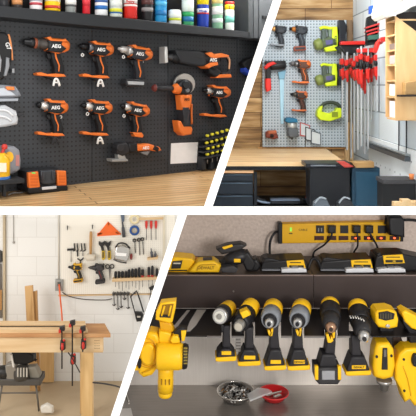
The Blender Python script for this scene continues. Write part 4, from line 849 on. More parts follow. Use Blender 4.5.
t.add('peg_holes', M('#6e5334'), *[('ell', (95+(j % 3)*2.0, 340.6+(j//3)*2.6), (.45, .45), -2.1, -1.8) for j in range(12)], kind='stuff')
Wp = frontal(6.1)
PB = Plane((0, 6.08, zt+.06), (0, 0, 1), (1, 0, 0))
slab('pale_plank', 'long pale plank lying along the front of the pine workbench', 'plank', PB, [at(-80, 6.07, zt+.03), at(88, 6.07, zt+.03), at(86.5, 6.15, zt+.03), at(-80, 6.15, zt+.03)], .029, m_pine)
slab('gap_shade', 'thin dark strip added as shade in the gap between the pale planks', 'strip', PB, [at(-80, 6.153, zt+.036), at(60, 6.153, zt+.036), at(60, 6.167, zt+.036), at(-80, 6.167, zt+.036)], .035, M('#4a3b2c'))  # solid strip coloured dark to paint shade into the plank gap
slab('rear_plank', 'second pale plank lying at the back of the pine workbench', 'plank', PB, [at(-80, 6.17, zt+.042), at(86, 6.17, zt+.042), at(85, 6.28, zt+.042), at(-80, 6.28, zt+.042)], .041, m_pine)
def fclamp(x, y0, y1, yend, lab):
    W = frontal(6.037); t = T(W, 'bar_clamp', lab, 'clamp', (x, y0), 'clamps on the pine workbench')
    t.add('bar', M('#2a2726', .4, .4), ('rect', (x-.6, y0-1, x+.6, yend), 0, 1.4))
    t.add('upper_jaw', M('#2a2625', .4), ('poly', [(x-2.6, y0), (x+2.2, y0-1), (x+2.6, y0+3.6), (x-2, y0+4.6)], -1, 3, .5))
    t.add('jaw_pad', M('#c2372c', .4), ('rect', (x-3.4, y0+2.6, x-1.2, y0+5.8), -1, 3.4, .4))
    t.add('sliding_jaw', M('#2a2625', .4), ('poly', [(x-1.6, y1), (x+2.8, y1+1), (x+3, y1+9), (x-.6, y1+10.6), (x-2.2, y1+8)], -1, 3, .6))
    t.add('grip', M('#c2372c', .4), ('lathe', (x+.6, y1+9, 3), (x+.6, y1+2, 3), [(0, 1), (.4, 1.6), (1, 1.2)], 10))
    t.add('lower_pad', M('#c2372c', .4), ('ball', (x+2.2, y1-.6, 1.5), (1.4, 1.2, 1.2)))
fclamp(61.8, 327.4, 341, 369, 'left of the three red and black clamps on the bench front')
fclamp(72.2, 321.8, 355, 386, 'middle long clamp of the three on the bench front, its jaw lowest')
fclamp(82.6, 327.6, 340, 352, 'right of the three red and black clamps, above the bench leg')
one(frontal(5.98), 'thin_rod', 'thin dark rod slanting down between the clamps to the bench leg', 'rod', (75, 360), M('#2a2726'), ('tube', [(68, 352.4, 1), (72, 358, 1), (80, 372.6, 1)], .6))
# under the bench
Wu = frontal(6.96)
one(Wu, 'plywood_sheet', 'pale plywood sheet standing against the wall under the bench', 'board', (47, 378), m_pinev, ('rect', (40, 330, 53.6, 382.4), 0, 2, .2))
Wm = frontal(6.35)
t = T(Wm, 'mitre_saw', 'grey and black mitre saw stored on a stand under the bench', 'saw', (18, 395), None)
t.add('blade_hood', M('#191818', .45), ('poly', [(11, 353), (27, 352), (33, 356), (33.6, 362), (26, 365.6), (13, 364)], 0, 10, 2))
t.add('handle', M('#211f1f', .5), ('tube', [(30, 357, 5), (34, 359, 5), (36.6, 360.6, 5)], 1.3))
t.add('bright_edge', M('#d9d5cd', .4), ('poly', [(10.4, 355), (12, 354.6), (14.4, 367), (12.4, 368)], 8, 11, .3))
t.add('motor', M('#45413c', .45), ('lathe', (16, 374, 6), (30, 372, 6), [(0, 7), (.3, 8.4), (.8, 8), (1, 5)], 16))
t.add('motor', M('#2b2926', .45), ('lathe', (-3, 371, 5), (9, 373, 5), [(0, 5), (.3, 6), (.8, 7), (1, 6)], 16))
t.add('arm', M('#8d877d', .4, .3), ('poly', [(5, 366), (12, 364), (18, 372), (15, 381), (6, 380)], 2, 11, 1.2))
t.add('bracket', M('#8b8578', .5), ('poly', [(26, 368), (35, 367), (40, 376), (38, 382), (28, 380)], 0, 8, 1.2))
t.add('vents', M('#b4aea2', .5), *[('rect', (17+j*3, 368, 18.3+j*3, 377), 13.8, 14.6) for j in range(4)])
t.add('base', M('#4f4b46', .5), ('rect', (-4, 379.6, 40, 386), -6, 12, 1))
t.add('stand', M('#6b665e', .4, .3), ('tube', [(2, 385, 4), (-2, 411, 4)], 1), ('tube', [(36, 385, 4), (39, 411, 4)], 1), ('tube', [(0, 393, 4), (37.6, 393, 4)], .7))
Wfl = frontal(6.5)
one(Wfl, 'floor_cable', 'black cable lying on the concrete floor right of the bench leg', 'cable', (110, 384), M('#3b3632'), ('tube', [(93, 382.5, 40), (104, 383.6, 30), (116, 386, 18), (126, 389.4, 8), (135, 392, 0)], .7))
one(frontal(6.3), 'white_bag', 'small clear bag on the floor under the bench at left', 'bag', (46, 412), M('#dcd6ca', .4), ('poly', [(40, 408), (46, 405), (52, 408), (53, 413.6), (41, 413.6)], 0, 5, 1.5))
# ================= GARAGE BAY CONTENTS =================
BAY = 'garage'
YL, YLD = '#f0bc18', '#d79f10'
YC = 2.19
zt1 = P(0, 275, YC).z; zt2 = P(0, 308, YC).z
m_dk2 = M('#483e3c', .4, .3, 0, .03)
Wc1 = frontal(YC)
for i, (a, b) in enumerate(((40, 313.2), (313.9, 560))):
    t = T(Wc1, 'shelf_box', ['long dark brown metal shelf box carrying the chargers, left section', 'dark brown metal shelf box under the power strip, right section'][i], 'shelf', ((a+b)/2 if i == 0 else 400, 290), 'dark metal shelf boxes')
    t.add('front_panel', m_dk2, ('rect', (a, 275.4, b, 308), -3, 0, .4))
    t.add('top_panel', M('#50463f', .4, .3, 0, .03), ('rect', (a, 275.2, b, 277.2), -71, -3))
    t.add('back_panel', m_dk2, ('rect', (a, 277.4, b, 308), -22, -19))
    t.add('edge_highlight', M('#82736e', .35, .4), ('rect', (a, 275, b, 276.2), -1, .5, .2))  # paler colour paints a highlight along the box top
one(Wc1, 'shelf_box_screw', 'small screw head on the dark shelf box above the heat gun', 'screw', (233, 291), M('#8d8580', .3, .6), ('ell', (233.5, 291.5), (.9, .9), .1, .8, .2))
# tool tray with slots for the handles
TR = Plane((0, YC, zt2-.004), (0, 0, 1), (1, 0, 0))
hs = [(226.5, 5), (249.5, 5.4), (275, 6), (298, 6), (331, 6.6), (356, 7)]
pts = [(60, 337)]; 
for x, w in hs: pts += [(x-w, 336), (x-w, 321), (x+w, 321), (x+w, 336)]
pts = [(60, 308.6)]+[(60, 333)]+pts[1:]+[(560, 336), (560, 308.6)]
tr = T(TR, 'tool_tray', 'black slotted metal tray from which the yellow drills hang', 'tray', (300, 320), None)
tr.add('slotted_plate', M('#232122', .35, .3), ('poly', pts, -1.2, 0))
pp = [(175, 308.8), (184, 308.8), (186, 312)]
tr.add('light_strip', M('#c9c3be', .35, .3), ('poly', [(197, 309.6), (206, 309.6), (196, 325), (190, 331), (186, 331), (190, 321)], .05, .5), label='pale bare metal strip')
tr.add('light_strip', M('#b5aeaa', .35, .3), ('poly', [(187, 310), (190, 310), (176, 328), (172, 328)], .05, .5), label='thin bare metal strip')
tr.add('front_lip', M('#7d7875', .35, .5), *[('rect', (a, 335.4, b, 336.4), -1.3, .2) for a, b in ((207, 221.5), (231.5, 244), (255, 269), (281, 292), (304, 325), (337, 350), (362, 371))])
# --- drills hanging nose-on
WD = frontal(1.98)
def hang(name, lab, cat, back, front, rprof, mats, handle, foot, face=None, style='drill', txt=None):
    bx, by, bd = back; fx, fy, fd = front
    t = T(WD, name, lab, cat, (fx, fy), 'yellow and black tools hanging in the tray')
    R = rprof
    def seg(nm, c, u0, u1, prof, parent=None, seg_=20):
        a = (bx+(fx-bx)*u0, by+(fy-by)*u0, bd+(fd-bd)*u0); b = (bx+(fx-bx)*u1, by+(fy-by)*u1, bd+(fd-bd)*u1)
        return t.add(nm, c, ('lathe', a, b, prof, seg_), parent=parent)
    for nm, c, u0, u1, prof in mats: seg(nm, c, u0, u1, prof)
    hx0, hy0, hx1, hy1, hw = handle
    hd = t.add('handle', M('#29272a', .5), ('poly', [(hx0-hw, hy0-8), (hx0+hw, hy0-8), (hx0+hw*.9, hy0), (hx1+hw*1.05, hy1), (hx1+hw*1.5, hy1+3), (hx1-hw*1.5, hy1+3), (hx1-hw*1.05, hy1), (hx0-hw*.9, hy0)], -9, 3, 2))
    t.add('trigger', M(YL if style != 'heat' else '#1c1b1d', .4), ('poly', [(fx+1.2, hy0-9), (fx+4.4, hy0-9), (fx+4, hy0-2), (fx+2, hy0-1)], 3, 7, .8), parent=hd)
    x0, y0, x1, y1 = foot
    t.add('base', M('#242326', .5), ('poly', [(x0+6, y0), (x1-6, y0), (x1-1.5, y1-7), (x1, y1-1), (x0, y1-1), (x0+1.5, y1-7)], -10, 7, 2))
    t.add('base_rim', M(YL, .4), ('poly', [(x0-.4, y1-3.6), (x1+.4, y1-4.6), (x1+.2, y1-.6), (x1-3, y1), (x0+3, y1+.6), (x0, y1)], -9, 8.2, .9), label='yellow rim under the black base')
    t.add('badge', M(YL, .4), ('rect', (x0+6, y1-10, x1-5, y1-6.4), 7, 8, .4))
    if txt: t.text(txt, '#1c1b1c', (x0+x1)/2+.5, y1-8.2, 8.3, 2.6)
    return t
YM = M(YL, .38); KM = M('#1d1c1f', .42); SM = M('#b9b8b6', .28, .7); GM = M('#8d9197', .35, .4)
t = hang('work_light', 'yellow tool with a round silver face, leftmost in the tray', 'flashlight', (230, 307, -30), (219.5, 316.6, 12), 9,
     [('body', YM, 0, .7, [(0, 5), (.15, 8), (.8, 8.6), (1, 8)]), ('black_collar', KM, .62, .88, [(0, 8.8), (.5, 8.8), (1, 7.6)]), ('face_ring', SM, .86, 1, [(0, 7.6), (.9, 7.4), (1, 6.6)]), ('lens', M('#d3d1c9', .3), 1, 1.02, [(0, 5.6), (1, 5.2)])],
     (226.5, 334, 226.5, 350, 4), (215.6, 349, 236.2, 361.5), style='heat')
t.add('hub', M('#8d8a84', .3, .5), ('ell', (219.2, 317), (2.6, 2.8), 13, 14.4, .5))
t = hang('impact_driver', 'yellow and black tool pointing down left, second in the tray', 'driver', (253, 304, -34), (238.4, 327, 16), 8,
     [('body', YM, 0, .45, [(0, 6), (.2, 9), (1, 9.4)]), ('front_housing', KM, .42, .86, [(0, 9.6), (.4, 9.6), (.9, 8.6), (1, 6.8)]), ('nozzle', M('#8f8c86', .3, .7), .84, 1, [(0, 6), (.2, 5), (1, 4.8)]), ('nozzle_face', M('#c9c2b4', .3, .5), 1, 1.01, [(0, 4), (1, 3.6)])],
     (249.5, 336, 249.5, 351, 4.3), (238, 350, 260.4, 366), style='heat')
t.add('badge_plate', YM, ('poly', [(240, 313), (247, 310), (251, 315), (243, 319)], 2, 11, 1)); t.text('XR', '#1c1b1c', 250, 308, 4, 4)
for cx_, nth, sx in ((269, 'with the yellow trigger fork, third tool in the tray', 0), (297.4, 'fourth tool in the tray', 1)):
    t = hang('impact_driver', 'yellow driver with grey front ring, '+nth, 'driver', (cx_+5, 306, -34), (cx_, 324, 14), 10,
         [('body', YM, 0, .5, [(0, 7), (.2, 10), (1, 10)]), ('rear_grip', KM, .0, .12, [(0, 8.4), (1, 9)]), ('grey_housing', GM, .45, .8, [(0, 10.2), (.5, 10.4), (1, 8.6)]), ('nose_ring', KM, .78, .9, [(0, 7.2), (.6, 6.8), (1, 5.6)]), ('nose', SM, .88, 1, [(0, 4.8), (.8, 4.4), (1, 3.4)]), ('bit_socket', M('#2d2d30', .3, .6), 1, 1.05, [(0, 2), (1, 1.8)])],
         (cx_+5 if not sx else cx_+.8, 334, cx_+6 if not sx else cx_+1.2, 351, 4.8), ((264.6, 350, 286, 370.4), (288, 350, 310, 370.4))[sx], txt=None if not sx else 'DEWALT')
    t.add('led_fork', YM, ('poly', [(cx_-1.6, 331), (cx_, 336), (cx_+3.4, 336.4), (cx_+4.4, 330), (cx_+2.6, 329), (cx_+1.6, 333.6), (cx_+.6, 330)], 6, 10, .7))
t = hang('cordless_drill', 'drill with a copper-coloured chuck, fifth tool in the tray', 'drill', (330, 303, -36), (331, 329.5, 16), 10,
     [('body', YM, 0, .26, [(0, 7), (.25, 9.6), (1, 10.4)]), ('clutch_ring', KM, .24, .58, [(0, 10.8), (.8, 10.6), (1, 9.6)]), ('chuck_sleeve', M('#2a292b', .45), .56, .9, [(0, 9.4), (.6, 8.8), (1, 6)]), ('chuck_nose', M('#b08a70', .3, .7), .88, 1, [(0, 5.6), (.6, 5), (1, 3)]), ('bit_hole', M('#3a2f2a', .4), 1, 1.02, [(0, 2), (1, 1.8)])],
     (331.5, 340, 330, 356, 4.8), (316.6, 355, 340.6, 378))
t.add('led_fork', YM, ('poly', [(326, 335), (328, 343), (331, 343), (333.6, 341), (331.8, 336), (330.6, 340), (328.4, 334)], 4, 9, .8))
bt = t.add('battery', M('#2a292b', .45), ('poly', [(315, 368), (341, 368), (341.6, 380), (338, 385), (319, 385), (315.6, 381)], -8, 11, 2)); t.add('battery_rail', YM, ('rect', (315, 366.6, 318.4, 380), 8, 12, .6), parent=bt); t.add('battery_rail', YM, ('rect', (338, 366.6, 341.4, 380), 8, 12, .6), parent=bt); t.add('battery_face', M('#8e9094', .35, .3), ('rect', (322, 371, 335, 380), 11, 12, .5), parent=bt)
t = hang('cordless_drill', 'drill with a silver chuck pointing down right, sixth tool in the tray', 'drill', (357, 304, -36), (364.4, 339, 18), 10,
     [('body', YM, 0, .26, [(0, 7), (.25, 9.8), (1, 10.6)]), ('clutch_ring', KM, .24, .55, [(0, 11), (.8, 11), (1, 10)]), ('chuck_sleeve', M('#2a292b', .45), .53, .88, [(0, 9.8), (.6, 9), (1, 6.6)]), ('chuck_nose', SM, .86, 1, [(0, 5.8), (.6, 5.4), (1, 3.4)]), ('bit_hole', M('#2b2a2c', .4), 1, 1.02, [(0, 2.2), (1, 2)])],
     (356, 344, 357, 359, 4.8), (346, 357, 371, 375.6), txt='DEWALT')
t.add('clutch_numbers', M('#dedbd5', .4), *[('ell', (351+2.6*j, 316.6+.5*abs(2.6-j)+.6*j), (.5, .7), 4, 8.5) for j in range(6)])
# drill bit strip
t = T(WD, 'bit_strip', 'silver strip of drill bits hanging between the first two tools', 'bit strip', (238, 342), None)
t.add('strip', M('#a7a29d', .3, .6), ('rect', (235.6, 331, 241, 352), -4, -2.6, .3)); t.add('rib', M('#75706c', .3, .6), *[('rect', (236, 333.4+j*3, 240.6, 334.6+j*3), -2.6, -1.4) for j in range(6)])
# router / nailer with window (seventh)
t = T(WD, 'compact_router', 'yellow tool with a black slot window under a yellow and black cap', 'router', (385, 350), None)
t.add('cap', YM, ('poly', [(375.6, 314), (378, 311), (390, 310), (397, 312.6), (399, 320), (398, 327.6), (390, 329.4), (379, 328), (376, 324)], -16, 4, 3))
t.add('cap_grille', KM, ('poly', [(379, 313), (388, 311.6), (395, 314), (394, 319.4), (386, 321), (379, 319)], 3, 5.4, .8)); t.add('vent', M('#4a4432'), *[('rect', (380+j*2.6, 313.6, 381.4+j*2.6, 318.8), 5.4, 6) for j in range(5)], parent=None)
t.add('cap_lock', SM, ('ell', (388, 326.2), (2.2, 1.6), 4, 5.4, .4))
t.add('neck', KM, ('rect', (380, 327, 394, 348), -14, -5, 2))
t.add('body', YM, ('poly', [(377.6, 344), (390, 343.4), (394.4, 350), (396, 366), (393.6, 378), (384, 380.6), (374.6, 378), (373.4, 368), (375, 352)], -8, 9, 4))
t.add('slot_window', KM, ('poly', [(383, 348.4), (387.6, 348.4), (388, 370), (382, 370)], 9, 10.4, .8)); t.add('window_bar', M('#6e6a66', .3, .5), ('rect', (384, 350, 386.6, 357), 10.4, 11, .3))
t.add('side_screw', KM, ('ell', (377, 357), (1.3, 1.5), 8.4, 9.6, .3), ('ell', (391.6, 356), (1.3, 1.5), 8.4, 9.6, .3))
t.add('collet', M('#a3a09c', .3, .7), ('lathe', (384, 379, 1), (384, 390, 1), [(0, 8), (.3, 7.6), (.35, 5), (1, 4)], 16))
t = T(WD, 'jigsaw', 'large rounded yellow tool with a dark knob at the right edge', 'saw', (408, 375), None)
t.add('cap', YM, ('poly', [(402, 313), (406, 310.6), (430, 324), (430, 334), (412, 329), (405, 322)], -14, 3, 2)); t.add('cap_edge', KM, ('poly', [(403, 318), (412, 329), (430, 336), (430, 341), (410, 335), (404, 325)], -14, 1, 1.2))
t.add('neck', KM, ('rect', (410, 330, 424, 352), -14, -4, 2))
t.add('body', YM, ('poly', [(400, 354), (406, 349), (430, 348), (430, 404), (421, 402), (415, 407), (410, 400), (405, 403), (401, 390), (395.6, 380), (396, 366)], -9, 9, 4.5))
t.add('knob', KM, ('ell', (416, 361), (3.6, 6.6), 8, 13, 1.5)); t.add('screw', KM, ('ell', (404, 359.6), (1.3, 1.4), 8, 9.6, .3), ('ell', (404.5, 391), (1.2, 1.4), 8, 9.6, .3)); t.add('seam', M(YLD), ('tube', [(403, 366, 9.2), (408, 380, 9.6), (411, 396, 9.2)], .5))
one(WD, 'reflection_plane', 'brown plane standing in for a dark reflection between the two rightmost yellow tools', 'bracket', (396, 345), M('#5a4c47', .35, .3), ('poly', [(388, 331), (398, 330), (406, 349), (399, 352), (394, 364), (388, 347)], -24, -22))  # flat brown piece added to paint a dark reflection
# --- blower at left
WV = frontal(1.92)
t = T(WV, 'leaf_blower', 'yellow blower hanging at the left beside the slanting partition', 'blower', (165, 350), None)
t.add('battery_port', YM, ('poly', [(160.6, 303), (176, 301.4), (175.6, 308), (172.6, 322), (170, 323.6), (155.4, 320), (156, 312)], -9, 2, 1.4))
pt = t.add('port_recess', M('#8a6510', .5), ('poly', [(162.6, 305), (173.6, 304), (170.6, 318.4), (159.4, 317)], 2, 2.8, .3)); t.add('contact', M('#1d1c1f'), ('rect', (160, 315, 170, 317.6), 2.8, 4, .4), parent=pt); t.add('rail', YM, ('tube', [(164.6, 306, 3.4), (161.6, 316, 3.4)], 1), ('tube', [(171, 305.6, 3.4), (168.6, 316, 3.4)], 1), parent=pt)
t.add('neck', M(YLD, .4), ('poly', [(159, 321), (171, 323.4), (174.4, 331), (168, 335), (161, 334)], -8, 0, 1.5))
t.add('grip', YM, ('poly', [(159, 331), (171, 333.6), (172, 347), (158.6, 347)], -6, 4, 1.6))
t.add('fan_housing', YM, ('poly', [(143, 336), (150, 332.6), (157, 334), (161, 342), (162, 356), (158, 368), (152, 376), (143, 378.4), (138, 374), (136, 352)], -14, 3, 3.5))
t.add('fan_ring', M(YLD, .4), ('ring', (149, 355, 3), 12, 1.2)); t.add('fan_cover', YM, ('ell', (148, 355), (8, 11), 3, 7, 2)); t.add('housing_foot', YM, ('poly', [(134, 366), (144, 366), (144, 371), (134, 371)], -8, 2, 1.2)); t.add('intake', KM, ('ell', (139.4, 364), (2, 5), 1, 5, .8)); t.add('housing_rib', M(YLD, .4), ('tube', [(141, 338, 4), (152, 340, 6), (159, 350, 5)], .7)); t.add('housing_rib', M(YLD, .4), ('tube', [(142, 373, 4), (152, 369, 6), (159, 361, 5)], .7))
t.add('motor', YM, ('lathe', (157, 356, 6), (183, 356, 6), [(0, 12), (.1, 13), (.85, 13), (1, 11.6)], 22))
t.add('end_grille', KM, ('lathe', (182.4, 356, 6), (188.2, 356.4, 6), [(0, 11.6), (.4, 12.2), (.9, 11), (1, 9)], 22)); t.add('vent_slot', M('#8a7a3c', .5), *[('rect', (183.6, 348+j*3, 187.4, 349.2+j*3), 16.4, 18.6) for j in range(6)])
t.add('top_lug', YM, ('poly', [(170, 341), (173, 336), (178, 336.4), (180, 343), (172, 344)], -2, 10, 1.4)); t.add('trigger_arm', KM, ('poly', [(173, 333), (179, 328), (187.4, 329.4), (186, 334), (181, 337), (181, 343), (177, 343)], -3, 5, 1.2)); t.add('trigger_tip', YM, ('poly', [(181, 331), (186.6, 330.6), (184.6, 341), (181.6, 342)], 1, 6.4, .8))
t.add('outlet_tube', YM, ('lathe', (166, 366, 0), (165.4, 391, 0), [(0, 8.4), (.2, 7.8), (.5, 7.6), (.55, 8), (1, 7.6)], 20), label='yellow round outlet nozzle'); t.add('nozzle_end', YM, ('lathe', (165.4, 389.6, 0), (165.2, 396, 0), [(0, 7.2), (.8, 6.8), (1, 6)], 20)); t.add('nozzle_marks', M('#8a6510'), *[('rect', (161+j*4, 380, 162+j*4, 385), 7, 8.6) for j in range(3)])
# --- bowls on the bench
def on(px, py): return FB.p(px, py)
class Lp(Plane): pass
def bowl(name, lab, c, rx, h, mat, matin, rim):
    t = T(FB, name, lab, 'bowl', c, 'parts bowls on the steel bench')
    base = t.loc.copy(); R = rx*t.k
    prof = [(0, R*.45, 0), (0, R*.52, 0), (1, R*.8, h*.45), (1, R*.97, h*.95), (1, R*1.0, h), (1, R*.95, h), (1, R*.78, h*.5), (1, R*.45, h*.15), (1, .001, h*.12)]
    bm = bmesh.new(); rr = []
    for _, r, z in prof: rr.append([bm.verts.new(base+Vector((r*math.cos(a*math.pi/16), r*math.sin(a*math.pi/16), z+.0005))) for a in range(32)])
    for i in range(len(rr)-1):
        for j in range(32): f = bm.faces.new((rr[i][j], rr[i][(j+1) % 32], rr[i+1][(j+1) % 32], rr[i+1][j])); f.smooth = True
    bm.faces.new(rr[0][::-1]); bmesh.ops.recalc_face_normals(bm, faces=bm.faces)
    build('bowl', bm, mat, FB, base, t.root)
    bm = bmesh.new(); r2 = []
    for i in range(32):
        a = i*math.pi/16; dr = Vector((math.cos(a), math.sin(a), 0))
        r2.append([bm.verts.new(base+dr*(R+.0025*math.cos(b*math.pi/3))+Vector((0, 0, h+.0025*math.sin(b*math.pi/3)))) for b in range(6)])
    for i in range(32):
        for j in range(6): f = bm.faces.new((r2[i][j], r2[(i+1) % 32][j], r2[(i+1) % 32][(j+1) % 6], r2[i][(j+1) % 6])); f.smooth = True
    bmesh.ops.recalc_face_normals(bm, faces=bm.faces)
    build('rim', bm, rim, FB, base, t.root); return base, R
b1, R1 = bowl('steel_bowl', 'round stainless bowl heaped with screws and bits', (235.6, 400.5), 18.4, .035, M('#a9a6a2', .18, .9), None, M('#d8d5d0', .15, .9))
b2, R2 = bowl('red_bowl', 'smaller red magnetic bowl with a few silver parts', (273.6, 400), 14.6, .028, M('#c22326', .3), None, M('#d8383a', .3))
def bit(base, R, name, lab, group, n, cols, hh, ln_=(.012, .028)):
    for i in range(n):
        a = random.uniform(0, 6.28); r = R*.8*math.sqrt(random.random()); p = base+Vector((r*math.cos(a), r*math.sin(a), hh+random.uniform(0, .014)*(1-r/R)))
        th_ = random.uniform(0, 6.28); L = random.uniform(*ln_); dv = Vector((math.cos(th_), math.sin(th_), random.uniform(-.3, .5))).normalized()*L/2
        bm = bmesh.new(); q = random.uniform(.0022, .0036); g_rings(bm, [p-dv, p-dv*.6, p-dv*.58, p+dv], [q*1.6, q*1.6, q*.9, q*.8], 8)
        cc = random.choice(cols); tone = {'#e0dedb': 'bright silver', '#b5b2ae': 'silver', '#3a3836': 'black', '#8c8884': 'grey', '#8a6a4c': 'brass brown', '#232120': 'dark black'}[cc]
        pos = ('back' if p.y > base.y else 'front')+(' right' if p.x > base.x else ' left')
        o = build(name, bm, M(cc, .25, .6), FB, p); tag(o, '%s screw or bit at the %s of the heap in the stainless bowl' % (tone, pos), 'screw', group)
bit(b1, R1, 'screw', 'small metal screw or bit heaped in the round stainless bowl', 'screws and bits in the stainless bowl', 120, ['#e0dedb', '#e0dedb', '#e0dedb', '#b5b2ae', '#b5b2ae', '#3a3836', '#8c8884', '#8a6a4c', '#232120'], .026)
for i, (dx, dy, L, w, th_, l) in enumerate([(.016, .012, .03, .007, .4, 'long silver part at the back of the red bowl'), (-.012, -.002, .034, .008, .5, 'silver strip at the left of the red bowl'), (.012, -.012, .03, .011, .6, 'wide silver clip at the front of the red bowl')]):
    bm = bmesh.new(); ca, sa = math.cos(th_), math.sin(th_); c = b2+Vector((dx, dy, .02))
    q = [bm.verts.new(c+Vector((x*ca-y*sa, x*sa+y*ca, z))) for z in (0, .003) for x, y in ((-L/2, -w/2), (L/2, -w/2), (L/2, w/2), (-L/2, w/2))]
    for f in ((3, 2, 1, 0), (4, 5, 6, 7), (0, 1, 5, 4), (1, 2, 6, 5), (2, 3, 7, 6), (3, 0, 4, 7)): bm.faces.new([q[j] for j in f])
    tag(build('metal_part', bm, M('#d9d2cd', .25, .7), FB, c), l, 'part', 'silver parts in the red bowl')
mg, nt, bb = base_mat('clear_plastic', .12); bb.inputs['Base Color'].default_value = (.85, .85, .86, 1); bb.inputs['Alpha'].default_value = .45
FB2 = Plane((0, 2.2, z_b+.04), (0, 0, 1), (1, 0, 0))
one(FB2, 'plastic_bag', 'small clear plastic bag bridging the steel and red bowls', 'bag', (262, 392), mg, ('poly', [(247, 394), (258, 387.4), (268, 388.6), (272, 391), (260, 396), (250, 400)], -1, .6, .5))
one(FB, 'paper_sheet', 'pale paper sheet on the bench beside the slanting partition', 'paper', (127, 412), M('#c9c4bf', .6), ('poly', [(115, 409), (131, 408), (134, 422), (112, 422)], 0.05, .5))
one(FB, 'wire_clip', 'small bent wire clip on the bench near the slanting partition', 'clip', (127, 400), M('#cfcac4', .3, .7), ('tube', [(124, 400, 1), (126, 394, 1), (127.6, 398, 1), (129, 401, 1)], .7))
# --- power strip on the wall
WQ = frontal(2.455)
t = T(WQ, 'power_strip', 'long yellow power strip with black sockets on the speckled wall', 'power strip', (340, 233), None)
t.add('housing', M('#e3ac12', .4), ('poly', [(281, 224), (402, 221.6), (402, 241.8), (281, 243.6)], 0, 9, .8))
t.add('end_cap', KM, ('poly', [(278.6, 223.6), (282.4, 223.6), (282.4, 244), (278.6, 244)], 0, 10, .8))
t.add('end_cap', KM, ('poly', [(400.4, 221.4), (403.6, 221.4), (403.6, 241.8), (400.4, 241.8)], 0, 9.6, .8))
for i, x in enumerate((316.2, 328, 340.4, 352.8, 365.4, 378)):
    so = t.add('socket', KM, ('rect', (x, 225.6, x+8, 233.4), 9, 10, .3))
    if i == 0: t.add('slots', M('#8d8d8c'), ('rect', (x+2, 228, x+2.9, 231.6), 10, 10.4), ('rect', (x+5, 228, x+5.9, 231.6), 10, 10.4), parent=so)
for i, x in enumerate((314.6, 327, 339, 351.4, 364.2, 376.6, 390)):
    sw = t.add('switch', M('#3c1512', .4), ('rect', (x, 236.2, x+9.4, 240.2), 9, 10.4, .4))
    if i > 2: t.add('light', M('#ff5a30', .4, 0, 2.5), ('ell', (x+4.6, 238.2), (1.2, .9), 10.2, 11), parent=sw)
t.add('indicator', M('#7fd14a', .4, 0, .8), ('rect', (290, 227.6, 291.8, 231.4), 9, 9.6)); t.text('CABLE', '#8a6a10', 303, 230, 9.1, 3); t.add('printed_mark', M('#4a3a10'), ('rect', (289, 233, 292.4, 234), 9, 9.3))
plug = [(328, 'second'), (353, 'fourth'), (365.4, 'fifth')]
cords = [[(332, 231, 14), (331, 237, 15), (324, 245, 12), (315, 251, 6), (313, 257, 8), (316, 263, 16)], [(357, 231, 14), (357.6, 238, 15), (357.6, 246, 12), (354, 252, 8), (350, 260, 14)], [(369, 231, 14), (372, 237, 15), (376.6, 245, 12), (378, 251, 10), (379, 258, 14)]]
for (x, n), c in zip(plug, cords):
    t = T(WQ, 'power_plug', 'black plug and cord in the %s socket of the yellow power strip' % n, 'plug', (x+4, 230), 'plugs in the power strip')
    t.add('plug', KM, ('rect', (x+.6, 226.2, x+7.6, 233.2), 10.2, 16, 1)); t.add('cord', KM, ('tube', c, .95))
t = T(WQ, 'plug_adapter', 'large black plug-in adapter at the right end of the power strip', 'adapter', (396, 228), None)
t.add('body', KM, ('poly', [(389, 217.6), (402, 216.6), (405, 220), (405, 238), (390, 235.6)], 10.8, 24, 2)); t.add('cord', KM, ('tube', [(389, 219, 16), (386, 218, 14), (385, 224, 12)], .9)); t.add('cord', KM, ('tube', [(404, 220, 18), (412, 220, 14), (424, 222, 8)], 1.4))
one(WQ, 'supply_cord', 'thick black supply cord curving down from the left end of the strip', 'cord', (274, 245), KM, ('tube', [(279, 231.6, 5), (274.6, 233, 8), (270.6, 240, 10), (269.6, 250, 10), (271, 262, 14)], 1.25))
# --- chargers and batteries on the shelf boxes
WA = frontal(2.26)
def charger(x0, x1, lx0, lx1, y0, lab, tx):
    t = T(WA, 'battery_charger', lab, 'charger', ((x0+x1)/2, 272), 'chargers under the power strip')
    t.add('body', M('#1a191b', .4), ('poly', [(x0, 268), (x0+2, y0+2), (lx0, y0), (lx1, y0-.4), (x1, y0+4), (x1, 271.4), (x0, 271.4)], -18, 6, 1.6))
    t.add('side_terminal', KM, ('poly', [(x0+3, y0-1), (x0+7, y0-2), (lx0-2, y0+1), (lx0-2, y0+5), (x0+3, y0+5)], -12, 5, 1))
    t.add('label', YM, ('poly', [(lx0, y0+1), (lx1-1.4, y0), (lx1+1, y0+8.6), (lx0+1.2, y0+9.4)], 6, 7.4, .4))
    t.add('label_print', M('#2a2717'), ('rect', (lx0+2.6, y0+5.4, lx1-1.2, y0+8), 7.4, 7.9), ('rect', (lx0+3.4, y0+2.2, lx1-4, y0+3), 7.4, 7.8))
    t.text(tx, '#e3b92c', (lx0+lx1)/2+.6, y0+6.7, 8.2, 2.4)
    t.add('tray', M('#d3d4d8', .35, .1), ('poly', [(lx0-5, 269.4), (lx0+4, 268.4), (lx1-4, 268), (lx1+1.4, 269.4), (lx1+2, 272.6), (lx0-5, 273)], -4, 12, .7), label='pale grey front tray')
    t.add('tray_slot', M('#7a7c82', .35, .3), ('rect', (x0+1, 269.6, lx0-6, 271), 6, 8.6, .3), ('rect', (lx0+5, 266.8, lx0+12, 268.6), 7, 12, .4))
    return t
charger(261, 308, 286.6, 305, 260, 'black battery charger with a yellow label, left of the three', 'XR')
charger(320, 373, 351, 372, 259.4, 'black battery charger with a yellow label, middle of the three', 'XR')
charger(374.6, 424, 383, 404, 254.6, 'tall black battery charger with a yellow label, right of the three', 'XR')
t = T(WA, 'spare_cable', 'black cable bundle between the middle chargers on the dark shelf', 'cable', (314, 268), None)
